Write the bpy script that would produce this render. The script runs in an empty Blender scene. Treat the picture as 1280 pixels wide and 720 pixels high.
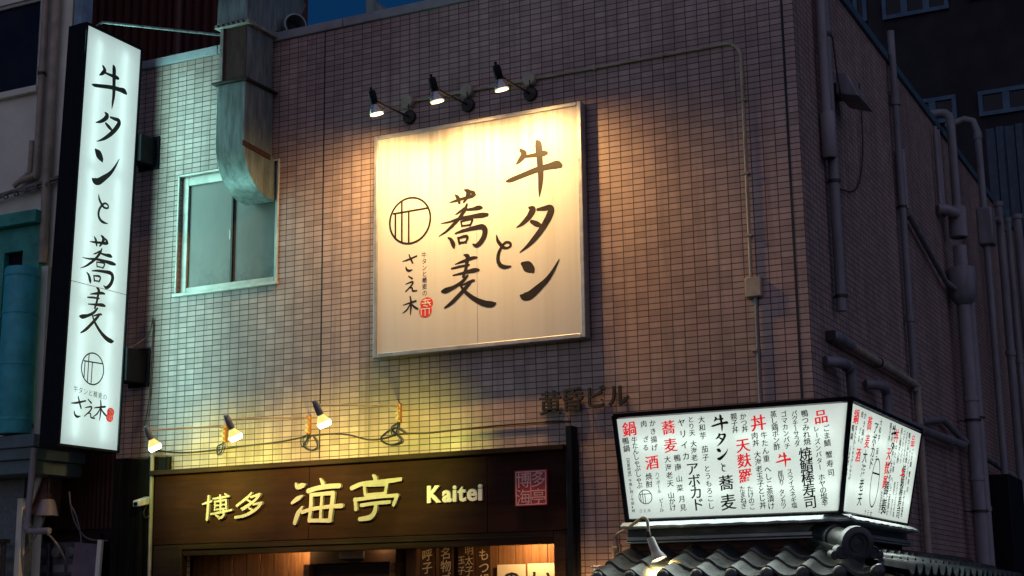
import bpy, math, random
from mathutils import Vector, Matrix
random.seed(7)
scene = bpy.context.scene
COL = scene.collection
R = math.radians

# light levels
SKY_EL, SKY_STR = 3.5, 0.062
SUN_E, SUN_C = 0.62, (0.90, 0.76, 1.0)
TALL_W, MENU_W = 62.0, 18.0          # area lights added in front of the lit faces
SPOT_W, BULB_W, SHOP_W, GOOSE_W = 190.0, 125.0, 9.0, 85.0

# ------------------------------------------------------------------ camera
cam_data = bpy.data.cameras.new('camera')
cam_data.sensor_width = 36.0
cam_data.lens = 53.1
cam_data.clip_start = 0.1
cam_data.clip_end = 500.0
camera = bpy.data.objects.new('camera', cam_data)
COL.objects.link(camera)
CAM = Vector((3.006, -11.0, 1.6))
yaw, pitch, roll = -0.46446, 0.20905, -0.01286
fwd = Vector((math.sin(yaw)*math.cos(pitch), math.cos(yaw)*math.cos(pitch), math.sin(pitch)))
rgt = Vector((math.cos(yaw), -math.sin(yaw), 0.0))
upv = rgt.cross(fwd)
r2 = rgt*math.cos(roll) + upv*math.sin(roll)
u2 = upv*math.cos(roll) - rgt*math.sin(roll)
camera.matrix_world = Matrix(((r2.x, u2.x, -fwd.x, CAM.x), (r2.y, u2.y, -fwd.y, CAM.y), (r2.z, u2.z, -fwd.z, CAM.z), (0, 0, 0, 1)))
scene.camera = camera

# ------------------------------------------------------------------ world: clear sky after sunset
world = bpy.data.worlds.new('World')
scene.world = world
world.use_nodes = True
wn = world.node_tree
wn.nodes.clear()
w_out = wn.nodes.new('ShaderNodeOutputWorld')
w_bg = wn.nodes.new('ShaderNodeBackground')
w_sky = wn.nodes.new('ShaderNodeTexSky')
w_sky.sky_type = 'NISHITA'
w_sky.sun_disc = False
w_sky.sun_elevation = R(SKY_EL)
w_sky.sun_rotation = R(200)
w_sky.ozone_density = 6.0           # deep blue after sunset
w_bg.inputs['Strength'].default_value = SKY_STR
wn.links.new(w_sky.outputs['Color'], w_bg.inputs['Color'])
wn.links.new(w_bg.outputs['Background'], w_out.inputs['Surface'])

# very soft sun lamp from behind the camera, added for the purple ambient light
sun_data = bpy.data.lights.new('dusk_fill_sun', 'SUN')
sun_data.energy = SUN_E
sun_data.angle = R(140)
sun_data.color = SUN_C
sun = bpy.data.objects.new('dusk_fill_sun', sun_data)
COL.objects.link(sun)
sun.rotation_euler = Vector((-0.80, 0.80, -0.34)).to_track_quat('-Z', 'Y').to_euler()

scene.view_settings.view_transform = 'Standard'
scene.view_settings.look = 'None'
scene.view_settings.exposure = 0.0
scene.view_settings.gamma = 1.0
scene.view_settings.use_curve_mapping = False
scene.render.engine = 'CYCLES'
scene.cycles.use_denoising = True
scene.cycles.max_bounces = 6
scene.cycles.diffuse_bounces = 3
scene.cycles.glossy_bounces = 3
scene.cycles.sample_clamp_indirect = 4.0
scene.cycles.caustics_reflective = False
scene.cycles.caustics_refractive = False

# ------------------------------------------------------------------ helpers
ORIGIN = {}

def tag(o, label=None, category=None, group=None, kind=None):
    if label: o['label'] = label
    if category: o['category'] = category
    if group: o['group'] = group
    if kind: o['kind'] = kind
    return o

def thing(name, loc, label, category, group=None):
    o = bpy.data.objects.new(name, None)
    COL.objects.link(o)
    o.empty_display_size = 0.1
    o.location = loc
    ORIGIN[o] = Vector(loc)
    return tag(o, label, category, group)

def catmull(pts, n=6):
    """smooth a list of equal-length tuples"""
    if len(pts) < 3:
        return [tuple(p) for p in pts]
    P = [pts[0]] + list(pts) + [pts[-1]]
    out = []
    for i in range(1, len(P)-2):
        p0, p1, p2, p3 = P[i-1], P[i], P[i+1], P[i+2]
        for k in range(n):
            t = k/n
            out.append(tuple(0.5*((2*b) + (c-a)*t + (2*a-5*b+4*c-d)*t*t + (3*b-a-3*c+d)*t**3) for a, b, c, d in zip(p0, p1, p2, p3)))
    out.append(tuple(pts[-1]))
    return out

class MB:
    """collects shapes in world metres and links them as ONE mesh object"""
    def __init__(self):
        self.v, self.f, self.s = [], [], []
    def add(self, vs, fs, smooth=False):
        b = len(self.v)
        self.v += [tuple(p) for p in vs]
        self.f += [tuple(i+b for i in q) for q in fs]
        self.s += [smooth]*len(fs)
        return self
    def box(self, x0, x1, y0, y1, z0, z1):
        return self.hexa([(x0, y0, z0), (x1, y0, z0), (x1, y1, z0), (x0, y1, z0), (x0, y0, z1), (x1, y0, z1), (x1, y1, z1), (x0, y1, z1)])
    def hexa(self, p):
        return self.add(p, [(0, 3, 2, 1), (4, 5, 6, 7), (0, 1, 5, 4), (1, 2, 6, 5), (2, 3, 7, 6), (3, 0, 4, 7)])
    def obox(self, c, size, rot):
        M = rot.to_matrix() if hasattr(rot, 'to_matrix') else rot
        hx, hy, hz = (s/2 for s in size)
        p = [Vector(c) + M @ Vector(q) for q in ((-hx, -hy, -hz), (hx, -hy, -hz), (hx, hy, -hz), (-hx, hy, -hz), (-hx, -hy, hz), (hx, -hy, hz), (hx, hy, hz), (-hx, hy, hz))]
        return self.hexa(p)
    def bar(self, a, b, w, h, upd=(0, 0, 1)):
        a, b = Vector(a), Vector(b)
        d = (b-a)
        x = d.normalized()
        y = Vector(upd).cross(x)
        if y.length < 1e-4: y = Vector((1, 0, 0)).cross(x)
        y.normalize()
        z = x.cross(y)
        return self.obox((a+b)/2, (d.length, w, h), Matrix((x, y, z)).transposed())
    def tube(self, pts, r, seg=10, caps=True):
        pts = [Vector(p) for p in pts]
        n = len(pts)
        rr = r if isinstance(r, (list, tuple)) else [r]*n
        vs, fs = [], []
        t0 = (pts[1]-pts[0]).normalized()
        nrm = t0.orthogonal().normalized()
        for i in range(n):
            if i == 0: t = (pts[1]-pts[0])
            elif i == n-1: t = (pts[-1]-pts[-2])
            else: t = (pts[i+1]-pts[i]).normalized() + (pts[i]-pts[i-1]).normalized()
            if t.length < 1e-9: t = t0
            t.normalize()
            nrm = (nrm - t*nrm.dot(t))
            if nrm.length < 1e-6: nrm = t.orthogonal()
            nrm.normalize()
            bi = t.cross(nrm)
            for k in range(seg):
                a = 2*math.pi*k/seg
                vs.append(pts[i] + (nrm*math.cos(a) + bi*math.sin(a))*rr[i])
        for i in range(n-1):
            for k in range(seg):
                k2 = (k+1) % seg
                fs.append((i*seg+k, i*seg+k2, (i+1)*seg+k2, (i+1)*seg+k))
        self.add(vs, fs, True)
        if caps:
            self.add(vs[:seg], [tuple(reversed(range(seg)))])
            self.add(vs[-seg:], [tuple(range(seg))])
        return self
    def cable(self, pts, r, n=6, seg=6):
        return self.tube(catmull([tuple(p) for p in pts], n), r, seg)
    def lathe(self, prof, base, axis, seg=20):
        ax = Vector(axis).normalized()
        u = ax.orthogonal().normalized()
        w = ax.cross(u)
        vs, fs = [], []
        for r, h in prof:
            for k in range(seg):
                a = 2*math.pi*k/seg
                vs.append(Vector(base) + ax*h + (u*math.cos(a) + w*math.sin(a))*max(r, 1e-4))
        for i in range(len(prof)-1):
            for k in range(seg):
                k2 = (k+1) % seg
                fs.append((i*seg+k, i*seg+k2, (i+1)*seg+k2, (i+1)*seg+k))
        return self.add(vs, fs, True)
    def prism(self, poly, fn, d0, d1):
        """poly: 2-D outline; fn(u,v,d) -> xyz"""
        n = len(poly)
        vs = [fn(u, v, d0) for u, v in poly] + [fn(u, v, d1) for u, v in poly]
        fs = [tuple(range(n)), tuple(reversed(range(n, 2*n)))] + [(i, i+n, (i+1) % n + n, (i+1) % n) for i in range(n)]
        return self.add(vs, fs)
    def stroke(self, pts, fn, d=0.0, depth=0.0, n=6):
        """one brush stroke: (u,v,width) points swept to a ribbon with round ends; depth > 0 makes it solid"""
        q = catmull(pts, n)
        m = len(q)
        L, Rr, ctr = [], [], []
        for i in range(m):
            a, b = q[max(i-1, 0)], q[min(i+1, m-1)]
            tx, ty = b[0]-a[0], b[1]-a[1]
            l = math.hypot(tx, ty) or 1e-6
            tx, ty = tx/l, ty/l
            w = max(q[i][2], 0.001)/2
            L.append((q[i][0]-ty*w, q[i][1]+tx*w))
            Rr.append((q[i][0]+ty*w, q[i][1]-tx*w))
            ctr.append((tx, ty, w))
        def cap(i, sgn):
            tx, ty, w = ctr[i]
            c = q[i]
            out = []
            for k in range(1, 5):
                a = math.pi*k/5
                out.append((c[0] + (-ty*math.cos(a) + sgn*tx*math.sin(a)*0.8)*w, c[1] + (tx*math.cos(a) + sgn*ty*math.sin(a)*0.8)*w))
            return out
        c0, c1 = cap(0, -1), cap(m-1, 1)
        off = lambda i: d + 0.00003*i
        vs = [fn(*L[i], off(i)) for i in range(m)] + [fn(*Rr[i], off(i)) for i in range(m)]
        fs = [(i, m+i, m+i+1, i+1) for i in range(m-1)]
        b = len(vs)
        vs += [fn(*p, off(0)) for p in c0]
        fs.append((0,) + tuple(range(b, b+4)) + (m,))
        b2 = len(vs)
        vs += [fn(*p, off(m-1)) for p in c1]
        fs.append((2*m-1,) + tuple(reversed(range(b2, b2+4))) + (m-1,))
        loop = [m-1-i for i in range(m)] + list(range(b, b+4)) + [m+i for i in range(m)] + list(reversed(range(b2, b2+4)))
        self.add(vs, fs)
        if depth:
            flat = L[::-1] + c0 + Rr + c1[::-1]
            n2 = len(flat)
            top = [vs[i] for i in loop]
            bot = [fn(u, v, d-depth) for u, v in flat]
            self.add(top+bot, [(i, (i+1) % n2, (i+1) % n2 + n2, i+n2) for i in range(n2)])
        return self
    def build(self, name, mat, parent=None, loc=None, bevel=0.0, label=None):
        org = Vector((0, 0, 0))
        if parent is not None:
            org = ORIGIN[parent]
        elif loc is not None:
            org = Vector(loc)
        me = bpy.data.meshes.new(name)
        me.from_pydata([tuple(Vector(p)-org) for p in self.v], [], self.f)
        me.polygons.foreach_set('use_smooth', self.s)
        me.update()
        if any(self.s):
            me.set_sharp_from_angle(angle=R(40))
        for m_ in (mat if isinstance(mat, (list, tuple)) else [mat]):
            me.materials.append(m_)
        o = bpy.data.objects.new(name, me)
        COL.objects.link(o)
        if parent is not None:
            o.parent = parent
            ORIGIN[o] = org
        else:
            o.location = org
            ORIGIN[o] = org
        if bevel:
            b = o.modifiers.new('bevel', 'BEVEL')
            b.width = bevel
            b.segments = 2
            b.limit_method = 'ANGLE'
            b.angle_limit = R(50)
            for p in me.polygons: p.use_smooth = True
            me.set_sharp_from_angle(angle=R(35))
        if label: o['label'] = label
        return o

def lamp(name, typ, loc, parent, energy, color, size=0.03, aim=None, cone=None, blend=0.5, shape=None):
    d = bpy.data.lights.new(name, typ)
    d.energy = energy
    d.color = color
    if typ == 'AREA':
        d.shape = 'RECTANGLE'
        d.size, d.size_y = shape
    else:
        d.shadow_soft_size = size
    if typ == 'SPOT':
        d.spot_size = cone
        d.spot_blend = blend
    o = bpy.data.objects.new(name, d)
    COL.objects.link(o)
    o.parent = parent
    o.location = Vector(loc) - ORIGIN[parent]
    if aim is not None:
        o.rotation_euler = Vector(aim).to_track_quat('-Z', 'Y').to_euler()
    return o

def copy_thing(o, parent=None):
    c = o.copy()
    COL.objects.link(c)
    if parent is not None: c.parent = parent
    for ch in list(o.children):
        copy_thing(ch, c)
    return c

# glyphs of the built-in typeface, one mesh per character, kept as plain lists
_glyph = {}
_tc = bpy.data.curves.new('type', 'FONT')
_to = bpy.data.objects.new('type', _tc)
COL.objects.link(_to)
def glyph(ch, bold=0.0):
    k = (ch, bold)
    if k not in _glyph:
        _tc.body = ch
        _tc.offset = bold
        _tc.resolution_u = 3
        dg = bpy.context.evaluated_depsgraph_get()
        dg.update()
        e = _to.evaluated_get(dg)
        me = e.to_mesh()
        vs = [(v.co.x, v.co.y) for v in me.vertices]
        fs = [tuple(p.vertices) for p in me.polygons]
        edges = {}
        for p in me.polygons:
            vv = list(p.vertices)
            for a, b in zip(vv, vv[1:]+vv[:1]):
                edges[(a, b)] = 1
        rim = [(a, b) for a, b in edges if (b, a) not in edges]
        xs = [v[0] for v in vs]
        e.to_mesh_clear()
        _glyph[k] = (vs, fs, rim, min(xs), max(xs))
    return _glyph[k]

def put_glyph(mb, ch, u, v, size, fn, d, depth=0.0, bold=0.0, narrow=1.0, slant=0.0):
    """character centred on (u,v)"""
    vs, fs, rim, x0, x1 = glyph(ch, bold)
    pts = []
    for x, y in vs:
        x, y = x-0.5, y-0.38
        if ch in 'ー〜【】':
            x, y = -y, -x if ch in '【】' else x
            if ch in '【】': x, y = x, y
        x, y = x*narrow, y + slant*x
        pts.append((u+x*size, v+y*size))
    flip = ch in '【】'
    mb.add([fn(a, b, d) for a, b in pts], [tuple(reversed(q)) if flip else q for q in fs])
    if depth:
        n = len(pts)
        mb.add([fn(a, b, d) for a, b in pts] + [fn(a, b, d-depth) for a, b in pts], [(b, a, a+n, b+n) for a, b in rim])

# ------------------------------------------------------------------ materials (procedural)
def nodes_of(name):
    m = bpy.data.materials.new(name)
    m.use_nodes = True
    nt = m.node_tree
    return m, nt, nt.nodes['Principled BSDF']

def coords(nt, scale=(1, 1, 1)):
    tc = nt.nodes.new('ShaderNodeTexCoord')
    mp = nt.nodes.new('ShaderNodeMapping')
    mp.inputs['Scale'].default_value = scale
    nt.links.new(tc.outputs['Object'], mp.inputs['Vector'])
    return mp.outputs['Vector']

def noise(nt, vec, scale, detail=4, rough=0.6):
    n = nt.nodes.new('ShaderNodeTexNoise')
    n.inputs['Scale'].default_value = scale
    n.inputs['Detail'].default_value = detail
    n.inputs['Roughness'].default_value = rough
    nt.links.new(vec, n.inputs['Vector'])
    return n.outputs['Fac']

def ramp(nt, fac, stops):
    r = nt.nodes.new('ShaderNodeValToRGB')
    el = r.color_ramp.elements
    el[0].position, el[0].color = stops[0][0], (*stops[0][1], 1)
    el[1].position, el[1].color = stops[-1][0], (*stops[-1][1], 1)
    for p, c in stops[1:-1]:
        e = el.new(p)
        e.color = (*c, 1)
    nt.links.new(fac, r.inputs['Fac'])
    return r.outputs['Color']

def mix(nt, fac, a, b, mode='MIX'):
    m = nt.nodes.new('ShaderNodeMix')
    m.data_type = 'RGBA'
    m.blend_type = mode
    for key, val in ((0, fac), (6, a), (7, b)):
        if hasattr(val, 'is_output'): nt.links.new(val, m.inputs[key])
        elif key == 0: m.inputs[0].default_value = val
        else: m.inputs[key].default_value = (*val, 1)
    return m.outputs[2]

def grey(v): return (v, v, v)

def bump(nt, height, bsdf, strength=0.3, dist=0.01):
    b = nt.nodes.new('ShaderNodeBump')
    b.inputs['Strength'].default_value = strength
    b.inputs['Distance'].default_value = dist
    nt.links.new(height, b.inputs['Height'])
    nt.links.new(b.outputs['Normal'], bsdf.inputs['Normal'])
    return b

def surf(name, col, rough=0.5, metal=0.0, var=0.35, scale=6.0, stretch=(1, 1, 1), col2=None, bmp=0.0, spots=None, spec=0.5):
    """worn paint / metal / plastic: two tones broken up by noise, uneven gloss, optional blotches"""
    m, nt, b = nodes_of(name)
    vec = coords(nt, stretch)
    n1 = noise(nt, vec, scale, 6)
    c2 = col2 or tuple(c*(1-var) for c in col)
    base = ramp(nt, n1, [(0.36, c2), (0.62, col)])
    if spots:
        n2 = noise(nt, vec, scale*spots[1], 8, 0.7)
        f = ramp(nt, n2, [(spots[2], grey(0)), (spots[2]+0.12, grey(1))])
        base = mix(nt, f, base, spots[0])
    nt.links.new(base, b.inputs['Base Color'])
    nr = noise(nt, vec, scale*2.3, 5)
    rr = ramp(nt, nr, [(0.3, grey(max(rough-0.12, 0.05))), (0.7, grey(min(rough+0.15, 1)))])
    nt.links.new(rr, b.inputs['Roughness'])
    b.inputs['Metallic'].default_value = metal
    b.inputs['Specular IOR Level'].default_value = spec
    if bmp:
        bump(nt, noise(nt, vec, scale*4, 6), b, bmp, 0.01)
    return m

def glow(name, col, strength, tint=None):
    m, nt, b = nodes_of(name)
    b.inputs['Base Color'].default_value = (*[c*0.06 for c in col], 1)
    if tint:
        n1 = noise(nt, coords(nt, (1, 1, 0.6)), tint[0], 4, 0.6)
        c = ramp(nt, n1, [(0.3, tuple(x*tint[1] for x in col)), (0.7, col)])
        nt.links.new(c, b.inputs['Emission Color'])
    else:
        b.inputs['Emission Color'].default_value = (*col, 1)
    b.inputs['Emission Strength'].default_value = strength
    b.inputs['Roughness'].default_value = 0.4
    return m

def lit_acrylic(name, col, own, through):
    """milky sheet of a light box: glows through and shows the soft bands of the tubes standing behind it"""
    m, nt, b = nodes_of(name)
    nt.nodes.remove(b)
    out = nt.nodes['Material Output']
    em = nt.nodes.new('ShaderNodeEmission')
    em.inputs['Color'].default_value = (*col, 1)
    em.inputs['Strength'].default_value = own
    tr = nt.nodes.new('ShaderNodeBsdfTranslucent')
    n1 = noise(nt, coords(nt, (1, 1, 0.6)), 3.0, 6, 0.65)
    nt.links.new(ramp(nt, n1, [(0.3, tuple(c*0.82*through for c in col)), (0.62, tuple(c*through for c in col))]), tr.inputs['Color'])
    ad = nt.nodes.new('ShaderNodeAddShader')
    nt.links.new(em.outputs[0], ad.inputs[0])
    nt.links.new(tr.outputs[0], ad.inputs[1])
    nt.links.new(ad.outputs[0], out.inputs['Surface'])
    return m

def tile_wall(name, axis, tw, phase_u, phase_v):
    """glazed 10 x 5 cm wall tiles in stack bond, dark joints, each tile its own shade, dirt streaks"""
    m, nt, b = nodes_of(name)
    tc = nt.nodes.new('ShaderNodeTexCoord')
    sep = nt.nodes.new('ShaderNodeSeparateXYZ')
    nt.links.new(tc.outputs['Object'], sep.inputs['Vector'])
    com = nt.nodes.new('ShaderNodeCombineXYZ')
    add1 = nt.nodes.new('ShaderNodeMath'); add1.operation = 'ADD'; add1.inputs[1].default_value = phase_u
    add2 = nt.nodes.new('ShaderNodeMath'); add2.operation = 'ADD'; add2.inputs[1].default_value = phase_v
    nt.links.new(sep.outputs[axis], add1.inputs[0])
    nt.links.new(sep.outputs['Z'], add2.inputs[0])
    nt.links.new(add1.outputs[0], com.inputs['X'])
    nt.links.new(add2.outputs[0], com.inputs['Y'])
    wob = nt.nodes.new('ShaderNodeTexNoise'); wob.inputs['Scale'].default_value = 14
    nt.links.new(tc.outputs['Object'], wob.inputs['Vector'])
    ws = nt.nodes.new('ShaderNodeVectorMath'); ws.operation = 'SCALE'; ws.inputs['Scale'].default_value = 0.0016
    nt.links.new(wob.outputs['Color'], ws.inputs[0])
    wa = nt.nodes.new('ShaderNodeVectorMath'); wa.operation = 'ADD'
    nt.links.new(com.outputs[0], wa.inputs[0]); nt.links.new(ws.outputs[0], wa.inputs[1])
    br = nt.nodes.new('ShaderNodeTexBrick')
    br.offset = 0.0
    br.squash = 1.0
    br.inputs['Scale'].default_value = 1.0
    br.inputs['Brick Width'].default_value = tw
    br.inputs['Row Height'].default_value = 0.0497
    br.inputs['Mortar Size'].default_value = 0.0037
    br.inputs['Mortar Smooth'].default_value = 0.15
    br.inputs['Bias'].default_value = -0.1
    br.inputs['Color1'].default_value = (0.465, 0.350, 0.312, 1)
    br.inputs['Color2'].default_value = (0.325, 0.240, 0.218, 1)
    br.inputs['Mortar'].default_value = (0.090, 0.062, 0.056, 1)
    nt.links.new(wa.outputs[0], br.inputs['Vector'])
    col = br.outputs['Color']
    big = noise(nt, coords(nt, (1, 1, 0.35)), 1.1, 5)
    col = mix(nt, ramp(nt, big, [(0.35, grey(0.55)), (0.65, grey(0))]), col, (0.40, 0.34, 0.33), 'MULTIPLY')
    st = noise(nt, coords(nt, (9, 9, 0.5)), 1.0, 6, 0.7)
    col = mix(nt, ramp(nt, st, [(0.49, grey(0)), (0.74, grey(0.65))]), col, (0.12, 0.09, 0.08))
    sp = noise(nt, coords(nt), 11, 8, 0.75)
    col = mix(nt, ramp(nt, sp, [(0.66, grey(0)), (0.74, grey(0.5))]), col, (0.08, 0.06, 0.06))
    nt.links.new(col, b.inputs['Base Color'])
    rr = noise(nt, coords(nt), 5, 5)
    rc = ramp(nt, rr, [(0.3, grey(0.30)), (0.7, grey(0.50))])
    rm = mix(nt, br.outputs['Fac'], rc, grey(0.9))
    nt.links.new(rm, b.inputs['Roughness'])
    inv = nt.nodes.new('ShaderNodeMath'); inv.operation = 'SUBTRACT'; inv.inputs[0].default_value = 1.0
    nt.links.new(br.outputs['Fac'], inv.inputs[1])
    ad = nt.nodes.new('ShaderNodeMath'); ad.operation = 'MULTIPLY_ADD'; ad.inputs[1].default_value = 0.10
    nt.links.new(noise(nt, coords(nt), 18, 3), ad.inputs[0]); nt.links.new(inv.outputs[0], ad.inputs[2])
    bump(nt, ad.outputs[0], b, 0.8, 0.004)
    return m

def wood(name, c1, c2, rough=0.55, vertical=True, plank=0.0):
    m, nt, b = nodes_of(name)
    vec = coords(nt, (14, 14, 0.9) if vertical else (0.9, 14, 14))
    g = noise(nt, vec, 2.2, 8, 0.65)
    col = ramp(nt, g, [(0.32, c2), (0.66, c1)])
    blot = noise(nt, coords(nt), 2.0, 5)
    col = mix(nt, ramp(nt, blot, [(0.4, grey(0.5)), (0.7, grey(0))]), col, tuple(c*0.45 for c in c2))
    nt.links.new(col, b.inputs['Base Color'])
    b.inputs['Roughness'].default_value = rough
    b.inputs['Specular IOR Level'].default_value = 0.05
    bump(nt, g, b, 0.35, 0.004)
    return m

TILE_F = tile_wall('glazed tile front', 'X', 0.1, 0.095, 0.0497*20 - 5.691 % 0.0497)
TILE_S = tile_wall('glazed tile side', 'Y', 0.1, 0.0, 0.0497*20 - 5.691 % 0.0497)
COPE = surf('weathered coping metal', (0.30, 0.33, 0.36), 0.5, 0.0, 0.35, 3, spots=((0.14, 0.11, 0.09), 3, 0.62))
JOINT = surf('joint sealant', (0.018, 0.018, 0.028), 0.7)
ALU = surf('brushed aluminium', (0.42, 0.43, 0.43), 0.38, 0.6, 0.25, 9)
OLDALU = surf('old window aluminium', (0.50, 0.52, 0.47), 0.45, 0.2, 0.35, 5, spots=((0.20, 0.13, 0.08), 4, 0.64))
FROST = surf('frosted glass', (0.15, 0.185, 0.168), 0.55, 0.0, 0.22, 2.0, (1, 1, 0.5), spots=((0.20, 0.22, 0.19), 3, 0.68))
GALV = surf('galvanised duct', (0.26, 0.34, 0.325), 0.45, 0.35, 0.5, 6, (3, 3, 0.5), spots=((0.13, 0.105, 0.085), 2.2, 0.62), bmp=0.05)
RUST = surf('rusty duct', (0.075, 0.032, 0.024), 0.75, 0.1, 0.5, 7, (3, 3, 0.5), spots=((0.20, 0.11, 0.07), 3, 0.64))
FLANGE = surf('duct flange', (0.40, 0.40, 0.36), 0.55, 0.3, 0.4, 12, spots=((0.12, 0.07, 0.045), 2, 0.55))
BLACK = surf('black painted steel', (0.005, 0.006, 0.011), 0.5, 0.0, 0.4, 6, spec=0.15)
DARKMET = surf('dark bronze fitting', (0.035, 0.028, 0.025), 0.45, 0.3, 0.4, 20)
SILVER = surf('silver reflector', (0.55, 0.54, 0.52), 0.3, 0.8, 0.2, 18)
CREAMPIPE = surf('cream conduit', (0.40, 0.35, 0.27), 0.55, 0.0, 0.3, 7, spots=((0.16, 0.12, 0.09), 3, 0.63))
GREYPIPE = surf('grey plastic pipe', (0.20, 0.21, 0.23), 0.45, 0.0, 0.3, 5, (2, 2, 0.5), spots=((0.10, 0.10, 0.10), 3, 0.62))
PALEPIPE = surf('pale plastic pipe', (0.27, 0.265, 0.29), 0.5, 0.0, 0.3, 4, (2, 2, 0.5), spots=((0.17, 0.15, 0.13), 3, 0.6))
INK = surf('black lettering film', (0.016, 0.013, 0.012), 0.45, 0.0, 0.2, 10)
BROWNINK = surf('brown black lettering', (0.013, 0.009, 0.008), 0.45, 0.0, 0.2, 4, spec=0.3)
REDINK = surf('red lettering film', (0.62, 0.030, 0.028), 0.45, 0.0, 0.15, 10)
SEALRED = surf('red lacquer plate', (0.45, 0.010, 0.016), 0.35, 0.0, 0.3, 12)
SEALLINE = surf('pale pink seal line', (0.75, 0.42, 0.40), 0.5, 0.0, 0.15, 12)
GOLD = surf('pale gold carved letter', (0.42, 0.37, 0.35), 0.5, 0.0, 0.2, 8, spec=0.3)
CREAMLET = surf('cream letter', (0.85, 0.78, 0.74), 0.45, 0.0, 0.12, 8)
FASCIA = wood('stained fascia timber', (0.043, 0.0165, 0.0115), (0.026, 0.0105, 0.0080), 0.6, vertical=False)
DARKWOOD = wood('dark timber', (0.050, 0.029, 0.020), (0.022, 0.013, 0.010), 0.5, vertical=False)
WARMWOOD = wood('cedar planks', (0.34, 0.17, 0.075), (0.17, 0.075, 0.032), 0.5)
PLAQUE = wood('plaque timber', (0.11, 0.055, 0.028), (0.055, 0.028, 0.016), 0.5)
OLDPLANK = wood('weathered black planks', (0.022, 0.020, 0.015), (0.006, 0.006, 0.006), 0.7)
RENDER = surf('beige wall render', (0.78, 0.80, 0.68), 0.8, 0.0, 0.2, 1.6, bmp=0.15, spots=((0.26, 0.22, 0.20), 3, 0.66))
GREENPAINT = surf('green painted metal', (0.05, 0.40, 0.32), 0.5, 0.0, 0.4, 4, spots=((0.03, 0.07, 0.06), 3, 0.6))
TEALPIPE = surf('teal wrapped pipe', (0.06, 0.52, 0.60), 0.5, 0.0, 0.3, 6, spots=((0.12, 0.22, 0.22), 6, 0.68))
TEALBAND = surf('teal grey fascia', (0.13, 0.20, 0.21), 0.5, 0.0, 0.3, 4)
CORRUG = surf('brown corrugated siding', (0.115, 0.038, 0.034), 0.55, 0.0, 0.35, 2.0, (3, 3, 0.4))
DARKGLASS = surf('dark window glass', (0.008, 0.009, 0.015), 0.25, 0.0, 0.2, 2, spec=0.25)
NAVYWALL = surf('dark rough wall', (0.018, 0.017, 0.026), 0.85, 0.0, 0.3, 0.8, bmp=0.5)
BLUEFRAME = surf('light blue window frame', (0.022, 0.10, 0.18), 0.45, 0.0, 0.2, 3)
ROOFTILE = surf('smoked grey roof tile', (0.050, 0.060, 0.062), 0.36, 0.0, 0.5, 5, (1, 1, 1), bmp=0.08, spots=((0.115, 0.115, 0.100), 3.2, 0.60))
TEALMETAL = surf('dark teal sheet metal', (0.045, 0.070, 0.070), 0.38, 0.2, 0.4, 5, (0.6, 2, 2))
PALEMETAL = surf('pale sheet metal', (0.30, 0.34, 0.33), 0.35, 0.2, 0.3, 5, (0.6, 2, 2))
WHITEPL = surf('white plastic', (0.68, 0.66, 0.60), 0.4, 0.0, 0.2, 9)
CABLE = surf('black cable', (0.015, 0.014, 0.013), 0.5)
PALECABLE = surf('grey cable', (0.22, 0.20, 0.19), 0.5)
ORANGETAPE = surf('orange insulator', (0.55, 0.24, 0.05), 0.5, 0.0, 0.3, 30)
COPPER = surf('copper pipe', (0.60, 0.28, 0.13), 0.35, 0.8, 0.35, 14)
GREYBOX = surf('grey meter housing', (0.085, 0.085, 0.10), 0.4, 0.0, 0.3, 9)
PURPLEB = surf('faded board', (0.16, 0.13, 0.17), 0.7, 0.0, 0.35, 4, spots=((0.08, 0.06, 0.08), 3, 0.6))
ASPHALT = surf('asphalt', (0.05, 0.05, 0.052), 0.85, 0.0, 0.35, 30, bmp=0.4)
PAVING = surf('paving', (0.20, 0.19, 0.18), 0.8, 0.0, 0.3, 5, bmp=0.2)
PAINTW = surf('road paint', (0.70, 0.70, 0.68), 0.7, 0.0, 0.25, 9)

def pane_material():
    m, nt, b = nodes_of('frosted window pane')
    n1 = noise(nt, coords(nt, (1, 1, 0.4)), 2.0, 6)
    col = ramp(nt, n1, [(0.35, (0.085, 0.083, 0.074)), (0.65, (0.135, 0.130, 0.114))])
    tc = nt.nodes.new('ShaderNodeTexCoord')
    sp = nt.nodes.new('ShaderNodeSeparateXYZ'); nt.links.new(tc.outputs['Object'], sp.inputs['Vector'])
    mr = nt.nodes.new('ShaderNodeMapRange'); mr.inputs['From Min'].default_value = 4.95; mr.inputs['From Max'].default_value = 4.60
    nt.links.new(sp.outputs['Z'], mr.inputs['Value'])
    mu = nt.nodes.new('ShaderNodeMath'); mu.operation = 'MULTIPLY'
    nt.links.new(mr.outputs['Result'], mu.inputs[0])
    nt.links.new(ramp(nt, noise(nt, coords(nt), 4.5, 6, 0.7), [(0.42, grey(0)), (0.66, grey(0.9))]), mu.inputs[1])
    col = mix(nt, mu.outputs[0], col, (0.035, 0.034, 0.028))
    nt.links.new(col, b.inputs['Base Color'])
    b.inputs['Roughness'].default_value = 0.42
    return m
FROST = pane_material()

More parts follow.
